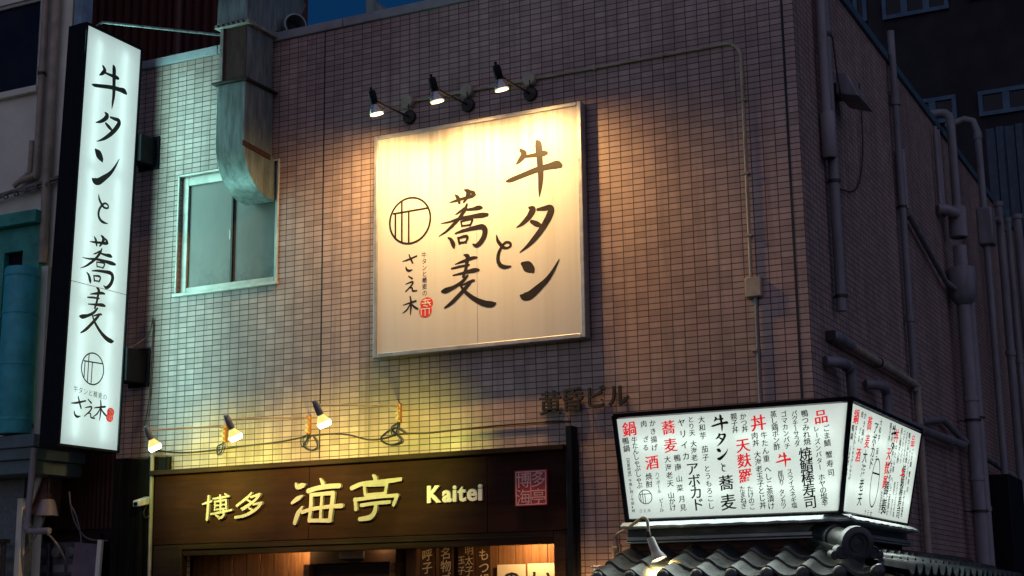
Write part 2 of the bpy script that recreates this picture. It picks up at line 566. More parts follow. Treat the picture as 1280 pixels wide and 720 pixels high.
def sign_board_material():
    """white panel gone cream, brown rain streaks running down from the top edge"""
    m, nt, b = nodes_of('rain streaked white panel')
    vec = coords(nt, (7, 7, 0.22))
    s = noise(nt, vec, 1.0, 7, 0.72)
    col = ramp(nt, s, [(0.28, (0.44, 0.43, 0.41)), (0.44, (0.50, 0.50, 0.49)), (0.7, (0.53, 0.54, 0.54))])
    tc = nt.nodes.new('ShaderNodeTexCoord')
    sp = nt.nodes.new('ShaderNodeSeparateXYZ'); nt.links.new(tc.outputs['Object'], sp.inputs['Vector'])
    s2 = noise(nt, coords(nt, (16, 16, 0.12)), 1.0, 6, 0.7)
    mr = nt.nodes.new('ShaderNodeMapRange'); mr.inputs['From Min'].default_value = 1.15; mr.inputs['From Max'].default_value = 1.95
    nt.links.new(sp.outputs['Z'], mr.inputs['Value'])
    mu = nt.nodes.new('ShaderNodeMath'); mu.operation = 'MULTIPLY'
    nt.links.new(mr.outputs['Result'], mu.inputs[0])
    nt.links.new(ramp(nt, s2, [(0.42, grey(0)), (0.68, grey(0.85))]), mu.inputs[1])
    col = mix(nt, mu.outputs[0], col, (0.33, 0.27, 0.20))
    nt.links.new(col, b.inputs['Base Color'])
    b.inputs['Roughness'].default_value = 0.45
    return m
PANEL = sign_board_material()
LIT_TALL = lit_acrylic('lit acrylic of the tall sign', (0.66, 0.83, 0.82), 0.50, 1.0)
LIT_MENU = lit_acrylic('lit acrylic of the menu box', (0.78, 0.87, 0.81), 0.56, 1.0)
TUBE_TALL = glow('fluorescent tube of the tall sign', (0.85, 1.0, 0.97), 2.0)
TUBE = glow('fluorescent tube', (0.88, 1.0, 0.94), 1.6)
LIT_SPOT = glow('hot lamp lens', (1.0, 0.74, 0.38), 5.0)
LIT_BULB = glow('glowing bulb face', (1.0, 0.92, 0.62), 12.0)
LIT_RED = glow('backlit red film', (0.72, 0.016, 0.026), 0.95)
LIT_NECK = glow('glowing bulb neck', (1.0, 0.80, 0.22), 1.1)

# brush characters: strokes of (across, up, width) in metres around the middle of each character, as lettered on the big panel
BRUSH = {
 '牛': [[(-0.115,0.189,0.0233),(-0.083,0.147,0.0511),(-0.122,0.097,0.0372),(-0.156,0.07,0.0116)],[(-0.095,0.124,0.0209),(0.003,0.123,0.0325),(0.093,0.126,0.0462),(0.127,0.125,0.03)],[(-0.253,-0.065,0.0139),(-0.211,-0.062,0.0371),(-0.099,-0.036,0.0416),(0.026,-0.008,0.0461),(0.15,0.007,0.0505),(0.218,0.011,0.0642),(0.254,-0.004,0.0366)],[(0.038,0.241,0.0279),(0.053,0.206,0.0557),(0.062,0.075,0.0508),(0.07,-0.065,0.0459),(0.062,-0.167,0.0321),(0.054,-0.241,0.0069)]],
 'タ': [[(-0.042,0.186,0.0183),(-0.01,0.163,0.0548),(-0.041,0.109,0.0479),(-0.103,0.057,0.0319),(-0.158,0.03,0.0091)],[(0.034,0.158,0.0228),(0.095,0.159,0.0387),(0.149,0.16,0.0454),(0.158,0.128,0.0544),(0.127,0.064,0.0544),(0.067,-0.019,0.0498),(-0.007,-0.096,0.0407),(-0.069,-0.146,0.0249),(-0.132,-0.185,0.0068)],[(-0.024,0.065,0.0273),(0.024,0.037,0.0432),(0.073,0.011,0.0226)]],
 'ン': [[(-0.159,0.14,0.0271),(-0.116,0.113,0.0811),(-0.072,0.076,0.0584),(-0.056,0.054,0.0179)],[(-0.178,-0.128,0.0179),(-0.147,-0.14,0.0581),(-0.095,-0.136,0.0669),(-0.024,-0.09,0.058),(0.062,-0.024,0.0401),(0.123,0.048,0.0267),(0.178,0.137,0.0067)]],
 'と': [[(-0.067,0.141,0.0092),(-0.053,0.087,0.0275),(-0.007,0.032,0.0274),(0.03,0.019,0.0205),(0.062,0.032,0.0205),(0.058,0.059,0.0205),(0.022,0.069,0.0205),(-0.013,0.043,0.0228),(-0.049,-0.018,0.0274),(-0.054,-0.08,0.0296),(-0.03,-0.122,0.0318),(0.013,-0.14,0.0272),(0.067,-0.139,0.0091)]],
 '蕎': [[(-0.131,0.156,0.0071),(-0.067,0.163,0.0229),(0.01,0.174,0.0246),(0.087,0.183,0.0316),(0.122,0.191,0.0123)],[(-0.075,0.216,0.0124),(-0.049,0.185,0.0317),(-0.034,0.136,0.0211)],[(0.014,0.249,0.0123),(0.052,0.225,0.0422),(0.04,0.182,0.0316),(0.006,0.139,0.0176)],[(0.075,0.232,0.0105),(0.099,0.208,0.0351),(0.119,0.186,0.0105)],[(-0.014,0.074,0.014),(0.086,0.069,0.0262),(0.152,0.073,0.0384),(0.183,0.067,0.0174)],[(-0.215,-0.018,0.007),(-0.127,-0.014,0.0176),(-0.03,0.002,0.0245),(0.086,0.005,0.0314),(0.18,0.004,0.0418),(0.235,0.003,0.0243)],[(0.038,0.121,0.0158),(0.018,0.075,0.0298),(-0.038,0.005,0.028),(-0.107,-0.053,0.0263),(-0.167,-0.095,0.0175),(-0.235,-0.127,0.0053)],[(0.01,0.09,0.014),(-0.039,0.058,0.0176),(-0.073,0.044,0.007)],[(-0.022,-0.022,0.0122),(-0.011,-0.069,0.0175)],[(-0.022,-0.025,0.014),(0.067,-0.016,0.0192),(0.088,-0.027,0.0192),(0.066,-0.07,0.0157)],[(-0.015,-0.066,0.014),(0.062,-0.064,0.0139)],[(-0.147,-0.15,0.0105),(-0.116,-0.174,0.028),(-0.094,-0.222,0.0348),(-0.09,-0.248,0.0104)],[(-0.079,-0.123,0.0105),(-0.011,-0.109,0.0227),(0.103,-0.097,0.033),(0.179,-0.096,0.0416),(0.208,-0.127,0.045),(0.2,-0.178,0.0432),(0.167,-0.226,0.0397),(0.126,-0.25,0.0311),(0.091,-0.236,0.0104)],[(-0.05,-0.161,0.0157),(-0.035,-0.215,0.0209)],[(-0.05,-0.167,0.0139),(0.017,-0.157,0.0226),(0.042,-0.171,0.0208),(0.025,-0.212,0.0174)],[(-0.035,-0.21,0.0156),(0.022,-0.207,0.0156)]],
 '麦': [[(-0.042,0.226,0.0139),(-0.008,0.207,0.038),(-0.014,0.161,0.0311),(-0.028,0.093,0.0276),(-0.051,0.036,0.0241)],[(-0.127,0.153,0.0087),(-0.062,0.168,0.0225),(0.034,0.188,0.0293),(0.082,0.188,0.0172)],[(-0.162,0.119,0.0156),(-0.081,0.129,0.0207),(0.007,0.134,0.0155)],[(-0.149,0.06,0.0104),(-0.043,0.071,0.0241),(0.052,0.081,0.0361),(0.098,0.079,0.0206)],[(-0.009,0.043,0.0206),(-0.063,-0.006,0.0292),(-0.14,-0.042,0.031),(-0.217,-0.063,0.0448),(-0.256,-0.066,0.0207)],[(0.036,-0.0,0.0154),(-0.006,-0.041,0.0291),(-0.083,-0.11,0.0326),(-0.16,-0.171,0.0309),(-0.229,-0.21,0.0137)],[(-0.086,-0.021,0.012),(-0.035,-0.09,0.0274),(0.05,-0.16,0.0358),(0.144,-0.209,0.0458),(0.219,-0.225,0.044),(0.256,-0.219,0.0101)],[(-0.067,-0.036,0.012),(0.013,-0.011,0.0223),(0.055,-0.005,0.0171)]],
 'さ': [[(-0.071,0.018,0.0071),(-0.017,0.026,0.0159),(0.071,0.05,0.0123)],[(-0.007,0.071,0.0106),(0.01,0.03,0.0159),(0.03,-0.009,0.0141)],[(-0.038,-0.035,0.0088),(-0.03,-0.058,0.0158),(-0.005,-0.072,0.0193),(0.026,-0.065,0.007)]],
 'え': [[(-0.026,0.066,0.0105),(0.01,0.042,0.0158)],[(-0.054,0.0,0.007),(0.012,0.014,0.0157),(0.004,-0.015,0.014),(-0.056,-0.064,0.0087)],[(-0.022,-0.036,0.0105),(0.008,-0.038,0.0122),(0.016,-0.065,0.014),(0.055,-0.067,0.0122)]],
 '木': [[(-0.07,0.009,0.007),(-0.023,0.019,0.0139),(0.056,0.033,0.0174)],[(-0.001,0.079,0.0105),(0.009,0.012,0.0191),(0.001,-0.079,0.0087)],[(0.001,0.013,0.0104),(-0.032,-0.033,0.0139),(-0.074,-0.06,0.007)],[(0.013,0.011,0.0087),(0.041,-0.017,0.0174),(0.074,-0.038,0.0156)]],
}
PANEL_PLACES = {'牛': (-2.244, 5.171), 'タ': (-2.245, 4.665), 'ン': (-2.199, 4.243), 'と': (-2.526, 4.511), '蕎': (-2.909, 4.838), '麦': (-2.861, 4.294), 'さ': (-3.433, 4.514), 'え': (-3.418, 4.328), '木': (-3.427, 4.138)}
BRUSH_SIZE = {'牛': (0.507, 0.482), 'タ': (0.316, 0.371), 'ン': (0.356, 0.28), 'と': (0.133, 0.281), '蕎': (0.469, 0.499), '麦': (0.512, 0.451), 'さ': (0.141, 0.143), 'え': (0.111, 0.133), '木': (0.148, 0.158)}
# carved letters on the wooden fascia, metres around the middle of each
CARVED = {
 '博': [[(-0.161,0.03,0.0139),(-0.109,0.04,0.0217),(-0.061,0.051,0.0186)],[(-0.097,0.1,0.0186),(-0.098,0.012,0.0263),(-0.107,-0.111,0.0262)],[(-0.046,0.071,0.0139),(0.041,0.079,0.02),(0.128,0.087,0.0154)],[(0.08,0.111,0.0123),(0.111,0.091,0.0169)],[(0.03,0.103,0.0154),(0.038,0.038,0.02),(0.039,-0.031,0.0184)],[(-0.022,0.052,0.017),(-0.023,-0.029,0.0185)],[(-0.026,0.046,0.0154),(0.097,0.056,0.0185)],[(0.097,0.056,0.02),(0.103,-0.023,0.0184)],[(-0.021,0.01,0.0139),(0.1,0.018,0.0138)],[(-0.019,-0.026,0.0139),(0.101,-0.017,0.0138)],[(-0.064,-0.062,0.0169),(0.054,-0.049,0.0215),(0.161,-0.034,0.0184)],[(0.073,-0.029,0.02),(0.073,-0.083,0.023),(0.026,-0.105,0.0184)],[(-0.016,-0.07,0.0138),(0.017,-0.089,0.02)]],
 '多': [[(0.031,0.104,0.0153),(-0.02,0.062,0.0244),(-0.126,-0.003,0.0229)],[(0.023,0.067,0.0183),(0.088,0.081,0.0229),(0.118,0.085,0.0213),(0.056,0.028,0.0244),(-0.026,-0.011,0.0213),(-0.078,-0.029,0.0137)],[(-0.02,0.048,0.0137),(0.028,0.022,0.0168)],[(0.067,0.035,0.0152),(0.001,-0.008,0.0198),(-0.063,-0.042,0.0168)],[(0.053,0.002,0.0182),(0.112,0.009,0.0228),(0.14,0.009,0.0228),(0.077,-0.044,0.0273),(-0.035,-0.09,0.0274),(-0.14,-0.103,0.0244)],[(0.005,-0.026,0.0137),(0.051,-0.052,0.0167)]],
 '海': [[(-0.22,0.156,0.0181),(-0.2,0.125,0.0421),(-0.149,0.135,0.0451),(-0.12,0.143,0.015)],[(-0.144,0.049,0.015),(-0.198,0.023,0.042),(-0.255,-0.011,0.024)],[(-0.146,-0.045,0.0134),(-0.19,-0.105,0.0433),(-0.223,-0.185,0.0358)],[(0.034,0.185,0.015),(0.06,0.146,0.0358),(0.062,0.124,0.0239)],[(-0.09,0.084,0.0419),(-0.004,0.104,0.0403),(0.121,0.115,0.0417),(0.231,0.114,0.0415)],[(-0.057,0.054,0.0299),(-0.059,-0.058,0.0357),(-0.075,-0.173,0.0297)],[(-0.061,0.05,0.0329),(0.05,0.054,0.0328),(0.171,0.058,0.0356)],[(0.168,0.055,0.0385),(0.152,-0.066,0.0399),(0.136,-0.178,0.0354)],[(-0.148,-0.093,0.0328),(-0.037,-0.07,0.0327),(0.106,-0.058,0.0326),(0.256,-0.055,0.0398)],[(-0.075,-0.167,0.0327),(0.036,-0.17,0.0325),(0.143,-0.175,0.0354)],[(0.054,0.045,0.0253),(0.04,-0.165,0.0266)]],
 '亭': [[(-0.028,0.181,0.0206),(-0.007,0.155,0.0411),(-0.009,0.132,0.0323)],[(-0.243,0.081,0.0384),(-0.139,0.113,0.0368),(-0.0,0.122,0.0337),(0.12,0.125,0.038),(0.243,0.134,0.032)],[(-0.118,0.102,0.0235),(-0.105,0.016,0.0264)],[(-0.121,0.099,0.025),(0.103,0.098,0.0292)],[(0.107,0.1,0.0292),(0.09,0.019,0.0291)],[(-0.106,0.019,0.0249),(0.093,0.025,0.0248)],[(-0.207,-0.009,0.0264),(-0.196,-0.101,0.0322)],[(-0.211,-0.018,0.0323),(0.001,-0.003,0.0292),(0.209,0.002,0.0319)],[(0.209,0.002,0.0348),(0.172,-0.078,0.029)],[(-0.146,-0.066,0.0293),(-0.016,-0.055,0.0292),(0.135,-0.05,0.0305)],[(0.001,-0.059,0.0291),(-0.009,-0.123,0.0407),(-0.056,-0.169,0.0436),(-0.16,-0.181,0.035)]],
}
CARVED_PLACES = {'博': (-5.394, 2.514), '多': (-5.053, 2.516), '海': (-4.338, 2.524), '亭': (-3.744, 2.531)}
# menu columns: text, across and down the panel of the first and last character (m), character size, ink
MENU = [
    ('鍋', -1.29, 0.107, -1.29, 0.107, 0.116, 1),
    ('鴨鍋', -1.331, 0.195, -1.329, 0.253, 0.052, 0),
    ('牛たんしゃぶしゃぶ', -1.259, 0.191, -1.256, 0.534, 0.047, 0),
    ('【営業時間】午後5時〜午前4時', -1.327, 0.322, -1.325, 0.722, 0.026, 0),
    ('肉', -1.171, 0.076, -1.171, 0.076, 0.049, 0),
    ('ざる', -1.168, 0.193, -1.175, 0.254, 0.046, 0),
    ('かき揚げ', -1.101, 0.076, -1.104, 0.258, 0.049, 0),
    ('酒', -1.137, 0.367, -1.137, 0.367, 0.11, 1),
    ('焼酎', -1.174, 0.47, -1.177, 0.528, 0.05, 0),
    ('ハイボール', -1.106, 0.456, -1.103, 0.584, 0.032, 0),
    ('ビール', -1.095, 0.654, -1.099, 0.723, 0.035, 0),
    ('大海老天', -1.012, 0.351, -1.01, 0.53, 0.05, 0),
    ('山かけ', -1.013, 0.617, -1.009, 0.71, 0.05, 0),
    ('鴨南', -0.935, 0.346, -0.936, 0.413, 0.052, 0),
    ('山菜', -0.936, 0.499, -0.938, 0.568, 0.049, 0),
    ('月見', -0.931, 0.649, -0.929, 0.713, 0.049, 0),
    ('ヤリイカ', -0.872, 0.087, -0.865, 0.336, 0.057, 0),
    ('とり天', -0.797, 0.069, -0.798, 0.167, 0.046, 0),
    ('大海老', -0.796, 0.248, -0.8, 0.351, 0.048, 0),
    ('アボカド', -0.825, 0.43, -0.812, 0.695, 0.096, 2),
    ('大和芋', -0.715, 0.075, -0.717, 0.193, 0.05, 0),
    ('茄子', -0.713, 0.293, -0.714, 0.353, 0.05, 0),
    ('とうもろこし', -0.711, 0.436, -0.711, 0.71, 0.048, 0),
    ('親子丼', -0.467, 0.068, -0.466, 0.165, 0.048, 0),
    ('かつ丼', -0.397, 0.073, -0.393, 0.164, 0.048, 0),
    ('丼', -0.288, 0.126, -0.288, 0.126, 0.121, 1),
    ('肉丼', -0.325, 0.217, -0.322, 0.27, 0.049, 0),
    ('牛たん重', -0.255, 0.218, -0.256, 0.387, 0.049, 0),
    ('天麩羅', -0.42, 0.281, -0.426, 0.502, 0.109, 1),
    ('たまねぎ', -0.46, 0.596, -0.462, 0.721, 0.045, 0),
    ('たけのこ', -0.402, 0.599, -0.399, 0.729, 0.045, 0),
    ('大海老玉子とじ丼', -0.319, 0.355, -0.319, 0.721, 0.05, 0),
    ('へしこ茶漬け', -0.255, 0.465, -0.257, 0.729, 0.051, 0),
    ('蒸し鶏ポン酢', -0.169, 0.072, -0.169, 0.307, 0.048, 0),
    ('ゴマカンパチ', -0.093, 0.077, -0.092, 0.306, 0.044, 0),
    ('パクチーサラダ', -0.015, 0.077, -0.018, 0.294, 0.042, 0),
    ('鴨つみれ焼', 0.059, 0.082, 0.056, 0.282, 0.05, 0),
    ('厚切り', -0.164, 0.498, -0.163, 0.565, 0.04, 0),
    ('タンカツ', -0.168, 0.632, -0.165, 0.733, 0.04, 0),
    ('スライスネギ塩', -0.095, 0.49, -0.087, 0.731, 0.042, 0),
    ('焼鯖棒寿司', 0.033, 0.369, 0.031, 0.713, 0.093, 0),
    ('品', 0.174, 0.112, 0.174, 0.112, 0.104, 1),
    ('ごま鯖', 0.204, 0.197, 0.2, 0.301, 0.048, 0),
    ('蟹寿司', 0.202, 0.384, 0.203, 0.511, 0.049, 0),
    ('レーズンバター', 0.131, 0.197, 0.129, 0.469, 0.042, 0),
    ('ホヤの塩辛', 0.132, 0.541, 0.135, 0.723, 0.048, 0),
]
MENU_BRUSH = [
    ('蕎', -0.979, 0.115, -0.979, 0.115, 0.115, 1),
    ('麦', -0.976, 0.248, -0.976, 0.248, 0.115, 1),
    ('牛', -0.581, 0.112, -0.581, 0.112, 0.127, 0),
    ('タ', -0.586, 0.232, -0.586, 0.232, 0.088, 0),
    ('ン', -0.58, 0.334, -0.58, 0.334, 0.088, 0),
    ('と', -0.584, 0.431, -0.584, 0.431, 0.059, 0),
    ('蕎', -0.577, 0.545, -0.577, 0.545, 0.113, 0),
    ('麦', -0.577, 0.687, -0.577, 0.687, 0.119, 0),
    ('牛', -0.133, 0.404, -0.133, 0.404, 0.109, 1),
]

# ================================================================== SETTING
g = MB()
g.add([(-150, -150, 0), (150, -150, 0), (150, 150, 0), (-150, 150, 0)], [(0, 1, 2, 3)])
tag(g.build('ground', ASPHALT), kind='structure')
rd = MB(); rd.add([(-60, -9.6, 0.004), (60, -9.6, 0.004), (60, -3.2, 0.004), (-60, -3.2, 0.004)], [(0, 1, 2, 3)])
tag(rd.build('road', ASPHALT), kind='structure')
ln = MB(); ln.add([(-60, -3.75, 0.008), (60, -3.75, 0.008), (60, -3.6, 0.008), (-60, -3.6, 0.008)], [(0, 1, 2, 3)])
tag(ln.build('road_line', PAINTW), kind='structure')
pv = MB(); pv.box(-60, 60, -3.05, -0.002, -0.05, 0.12); pv.box(-60, 60, -3.2, -3.053, -0.05, 0.13)
tag(pv.build('pavement', PAVING), kind='structure')

# ================================================================== THE TILED CORNER BUILDING
WT = 6.835                                                   # top of the tile
b = thing('tiled_building', (-3.3, 0, 0), 'pink tiled corner building with a flat parapet and a frosted window', 'building')
XL = -6.68
fw = MB()
WX0, WX1, WZ0, WZ1 = -6.03, -4.90, 4.53, 5.665                # window opening
SX0, SX1, SZ1 = -5.97, -2.08, 2.195                           # shopfront opening
fw.box(XL, WX0, 0, 0.25, 3.02, WT)
fw.box(WX0, WX1, 0, 0.25, WZ1, WT)
fw.box(WX0, WX1, 0, 0.25, SZ1+0.6, WZ0)
fw.box(WX1, 0, 0, 0.25, SZ1+0.6, WT)
fw.box(WX0, SX0, 0, 0.25, 0, SZ1+0.6)
fw.box(SX0, SX1, 0, 0.25, SZ1, SZ1+0.6)
fw.box(SX1, 0, 0, 0.25, 0, SZ1+0.6)
fw.box(XL, WX0, 0.02, 0.25, 0, 3.02)
fw.build('front_wall', TILE_F, b)
sw = MB(); sw.box(-0.25, 0.0, 0.2501, 13.0, 0, WT)
sw.build('side_wall', TILE_S, b)
# corner returns: the side face of the front wall shows the side tiles
cr = MB(); cr.box(-0.002, 0.0015, 0.0, 0.26, 0, WT); cr.build('corner_return', TILE_S, b)
rf = MB(); rf.box(XL, -0.26, 0.26, 13.0, 6.3, 6.45); rf.box(XL, XL+0.25, 0.26, 13, 0, WT); rf.box(XL, 0, 13.0, 13.2, 0, WT)
rf.box(XL+0.26, -0.26, 0.9, 1.0, 2.3, 6.3)
rf.build('roof_slab', NAVYWALL, b)
cp = MB()
for x0, x1 in ((XL-0.02, -5.62), (-5.612, -4.2), (-4.192, -2.3), (-2.292, 0.03)):
    cp.box(x0, x1, -0.025, 0.29, WT, WT+0.085)
cp.build('front_coping', COPE, b, bevel=0.006)
cp = MB()
for y0, y1 in ((0.293, 3.0), (3.008, 6.0), (6.008, 9.0), (9.008, 13.2)):
    cp.box(-0.29, 0.03, y0, y1, WT, WT+0.085)
cp.build('side_coping', surf('blue green coping paint', (0.05, 0.13, 0.18), 0.5), b, bevel=0.006)
jt = MB(); jt.box(-0.101, -0.081, -0.003, 0.01, 0, WT-0.002); jt.build('expansion_joint', JOINT, b)
jt = MB(); jt.box(-4.405, -4.396, -0.0025, 0.01, 2.9, WT-0.002); jt.build('expansion_joint', JOINT, b)
# window: worn aluminium frame, two sliding frosted panes, dark room behind
wf = MB()
fy0, fy1 = 0.035, 0.11
for x0, x1, z0, z1 in ((WX0, WX0+0.075, WZ0, WZ1), (WX1-0.05, WX1, WZ0, WZ1), (WX0+0.076, WX1-0.051, WZ1-0.085, WZ1), (WX0+0.076, WX1-0.051, WZ0, WZ0+0.055)):
    wf.box(x0, x1, fy0, fy1, z0, z1)
for x0, x1, z0, z1 in ((WX0-0.02, WX0-0.001, WZ0-0.03, WZ1+0.02), (WX1+0.001, WX1+0.02, WZ0-0.03, WZ1+0.02), (WX0, WX1, WZ1+0.001, WZ1+0.02)):
    wf.box(x0, x1, -0.012, 0.10, z0, z1)
win = wf.build('window', OLDALU, b, bevel=0.004)
MB().box(WX0-0.03, WX1+0.03, -0.035, 0.12, WZ0-0.035, WZ0-0.003).build('sill', OLDALU, win, bevel=0.005)
MB().box(WX0+0.078, -5.44, 0.060, 0.068, WZ0+0.057, WZ1-0.087).build('pane', FROST, win)
MB().box(-5.45, WX1-0.052, 0.074, 0.082, WZ0+0.057, WZ1-0.087).build('pane', FROST, win)
MB().box(-5.458, -5.440, 0.052, 0.0735, WZ0+0.057, WZ1-0.087).build('meeting_rail', DARKMET, win)
MB().box(-5.475, -5.46, 0.048, 0.0595, 5.00, 5.09).build('latch', OLDALU, win, bevel=0.003)
MB().box(WX0, WX1, 0.14, 0.16, WZ0, WZ1).build('blind', NAVYWALL, win)

# ================================================================== NEIGHBOURS BEHIND AND BESIDE
n = thing('beige_building', (-9.0, 0, 0), 'beige rendered building left of the tiled one, with a dark window and green canopy', 'building')
w = MB()
w.box(-14, -8.74, 0, 0.2, 3.0, 12); w.box(-8.74, -7.93, 0, 0.2, 3.0, 6.90); w.box(-8.74, -7.93, 0, 0.2, 7.90, 12); w.box(-7.93, -7.50, 0, 0.2, 3.0, 12)
w.hexa([(-14, 0.201, 0), (-7.75, 0.201, 0), (-10.8, 2.6, 0), (-14, 2.6, 0), (-14, 0.201, 12), (-7.75, 0.201, 12), (-10.8, 2.6, 12), (-14, 2.6, 12)])
w.build('wall', RENDER, n)
wi = MB()
for x0, x1, z0, z1 in ((-8.74, -8.70, 6.90, 7.90), (-7.97, -7.93, 6.90, 7.90), (-8.70, -7.97, 7.86, 7.90), (-8.70, -7.97, 6.90, 6.94)): wi.box(x0, x1, 0.02, 0.09, z0, z1)
wi = wi.build('window', OLDALU, n, bevel=0.004)
MB().box(-8.70, -7.97, 0.05, 0.06, 6.94, 7.86).build('pane', DARKGLASS, wi)
MB().box(-8.78, -7.89, -0.06, 0.09, 6.83, 6.899).build('sill', RENDER, wi, bevel=0.008)
MB().box(-7.46, -7.36, -0.02, 0.14, 5.0, 12).build('corner_strip', surf('pale blue painted strip', (0.22, 0.36, 0.48), 0.5), n, bevel=0.005)
MB().box(-9.6, -7.67, -0.19, -0.001, 5.40, 5.53).build('canopy', GREENPAINT, n, bevel=0.006)
gb = MB()
gb.box(-9.6, -8.15, -0.10, -0.001, 3.4, 5.399); gb.box(-8.15, -7.90, -0.10, -0.001, 5.15, 5.399); gb.box(-7.90, -7.68, -0.10, -0.001, 3.4, 5.399)
gb.box(-8.15, -7.90, -0.008, -0.001, 3.4, 5.15)
gb.build('green_bay', GREENPAINT, n, bevel=0.005)
MB().box(-8.148, -7.902, -0.03, -0.009, 4.95, 5.148).build('dark_opening', BLACK, n)
MB().box(-7.55, -7.47, -0.19, -0.101, 3.27, 4.93).build('trim_post', RENDER, n, bevel=0.005)
fs = MB()
fs.box(-9.6, -7.33, -0.40, 0.34, 3.14, 3.26); fs.box(-9.6, -7.36, -0.37, 0.34, 3.03, 3.139); fs.box(-9.6, -7.40, -0.33, 0.34, 2.90, 3.029)
fs.build('shop_canopy', TEALBAND, n, bevel=0.006)
wp = MB(); wp.box(-9.6, -7.86, 0.05, 0.34, 0, 2.899); wp.build('tiled_base', surf('small teal grey tiles', (0.15, 0.19, 0.20), 0.4, 0, 0.3, 25), n)
MB().box(-7.85, -7.62, 0.10, 0.30, 2.55, 2.899).build('red_panel', surf('dull red panel', (0.17, 0.075, 0.075), 0.6), n)
MB().box(-7.87, -7.80, -0.02, 0.04, 0, 2.70).build('corner_post', RENDER, n, bevel=0.004)

tp = MB(); tp.lathe([(0.0, 0), (0.155, 0), (0.165, 0.02), (0.165, 1.60), (0.155, 1.62), (0, 1.62)], (-7.68, -0.31, 3.28), (0, 0, 1), 28)
for z in (3.42, 3.95, 4.45, 4.82):
    tp.lathe([(0.163, -0.012), (0.171, -0.010), (0.171, 0.010), (0.163, 0.012)], (-7.68, -0.31, z), (0, 0, 1), 28)
tag(tp.build('teal_duct_pipe', TEALPIPE, loc=(-7.68, -0.31, 3.28)), 'fat teal vertical pipe with domed top under the green canopy', 'pipe')

def downpipe(name, pts, r, mat, label, cat='pipe', clips=(), collars=(), group=None, axis=(0, 0, 1), cm=None):
    t = thing(name, pts[-1], label, cat, group)
    MB().tube(pts, r, 12).build('tube', mat, t)
    for c in clips:
        MB().lathe([(r*1.02, -0.012), (r*1.22, -0.012), (r*1.22, 0.012), (r*1.02, 0.012)], c, axis, 12).bar(c, Vector(c)+Vector(CLIPDIR)*(r+0.10), 0.02, 0.012).build('clip', DARKMET, t)
    for c, h, k in collars:
        MB().lathe([(r*0.9, -h/2), (r*k, -h/2), (r*k*1.02, 0), (r*k, h/2), (r*0.9, h/2)], c, axis, 14).build('collar', cm or mat, t)
    return t
CLIPDIR = (0, 1, 0)
downpipe('drain_pipe', catmull([(-7.815, -0.06, 9.5), (-7.815, -0.06, 7.2), (-7.82, -0.06, 6.05), (-7.85, -0.06, 5.93), (-8.02, -0.06, 5.90)], 4), 0.035, CREAMPIPE, 'taller thin cream drain pipe elbowing left on the beige wall', clips=((-7.815, -0.06, 7.0),), collars=(((-7.815, -0.06, 7.05), 0.06, 1.2),))
downpipe('drain_pipe', catmull([(-7.90, -0.06, 6.30), (-7.90, -0.06, 6.12), (-7.905, -0.06, 5.98), (-7.95, -0.06, 5.94), (-8.10, -0.07, 5.85)], 4), 0.028, CREAMPIPE, 'short stubby cream drain pipe elbowing left beside the taller cream pipe')
downpipe('drain_pipe', [(-7.66, -0.07, 9.5), (-7.66, -0.07, 5.0)], 0.045, CREAMPIPE, 'straight cream drain pipe at the right edge of the beige wall')
bc = MB()
bc.cable([(-9.2, -0.07, 5.70), (-8.4, -0.09, 5.76), (-8.0, -0.08, 5.80), (-7.6, -0.07, 5.85), (-7.40, -0.05, 5.87)], 0.022)
bc.cable([(-9.2, -0.06, 5.64), (-8.4, -0.08, 5.72), (-8.1, -0.10, 5.79), (-7.9, -0.08, 5.78), (-7.5, -0.05, 5.83)], 0.015)
for i in range(9):
    x = -8.75+i*0.14
    bc.lathe([(0.030, -0.012), (0.030, 0.012)], (x, -0.085, 5.735+0.08*(x+8.4)), (1, 0, 0.1), 8)
tag(bc.build('cable_bundle', PALECABLE, loc=(-8.4, -0.08, 5.73)), 'bundle of taped grey cables crossing the beige wall above the green canopy', 'cable')
lc = MB(); lc.cable([(-8.45, -0.30, 4.93), (-8.2, -0.45, 4.86), (-8.08, -0.52, 4.70), (-8.10, -0.52, 4.52), (-8.25, -0.48, 4.42), (-8.5, -0.4, 4.38)], 0.013)
lc.cable([(-8.45, -0.30, 4.90), (-8.22, -0.46, 4.83), (-8.10, -0.53, 4.68), (-8.13, -0.53, 4.50), (-8.3, -0.48, 4.40)], 0.010)
tag(lc.build('looped_cable', PALECABLE, loc=(-8.2, -0.4, 4.7)), 'loop of pale cable hanging in front of the teal pipe', 'cable')

def ribbed(mb, x0, x1, z0, z1, y, pitch, amp):
    k = int((x1-x0)/pitch)
    pts = []
    for i in range(k):
        x = x0+i*pitch
        pts += [(x, 0), (x+pitch*0.45, 0), (x+pitch*0.55, -amp), (x+pitch*0.9, -amp)]
    vs = [(x, y+a, z0) for x, a in pts] + [(x, y+a, z1) for x, a in pts]
    m = len(pts)
    mb.add(vs, [(i, i+1, m+i+1, m+i) for i in range(m-1)])
t = thing('corrugated_building', (-9, 3.4, 0), 'building clad in dark brown ribbed metal rising behind the tiled parapet', 'building')
m_ = MB(); ribbed(m_, -13, -7.5, 5, 14, 3.0, 0.14, 0.07); m_.box(-13, -7.5, 3.02, 4.2, 0, 14); m_.build('wall', CORRUG, t)
MB().tube([(-8.55, 2.92, 5), (-8.55, 2.92, 14)], 0.06).build('downpipe', CORRUG, t)
t = thing('corrugated_wall', (-7.6, 0.62, 0), 'dark brown ribbed wall deep in the gap under the tall lit sign', 'wall')
m_ = MB(); ribbed(m_, -8.6, -6.69, 2.42, 4.4, 0.62, 0.055, 0.02); m_.build('siding', CORRUG, t)
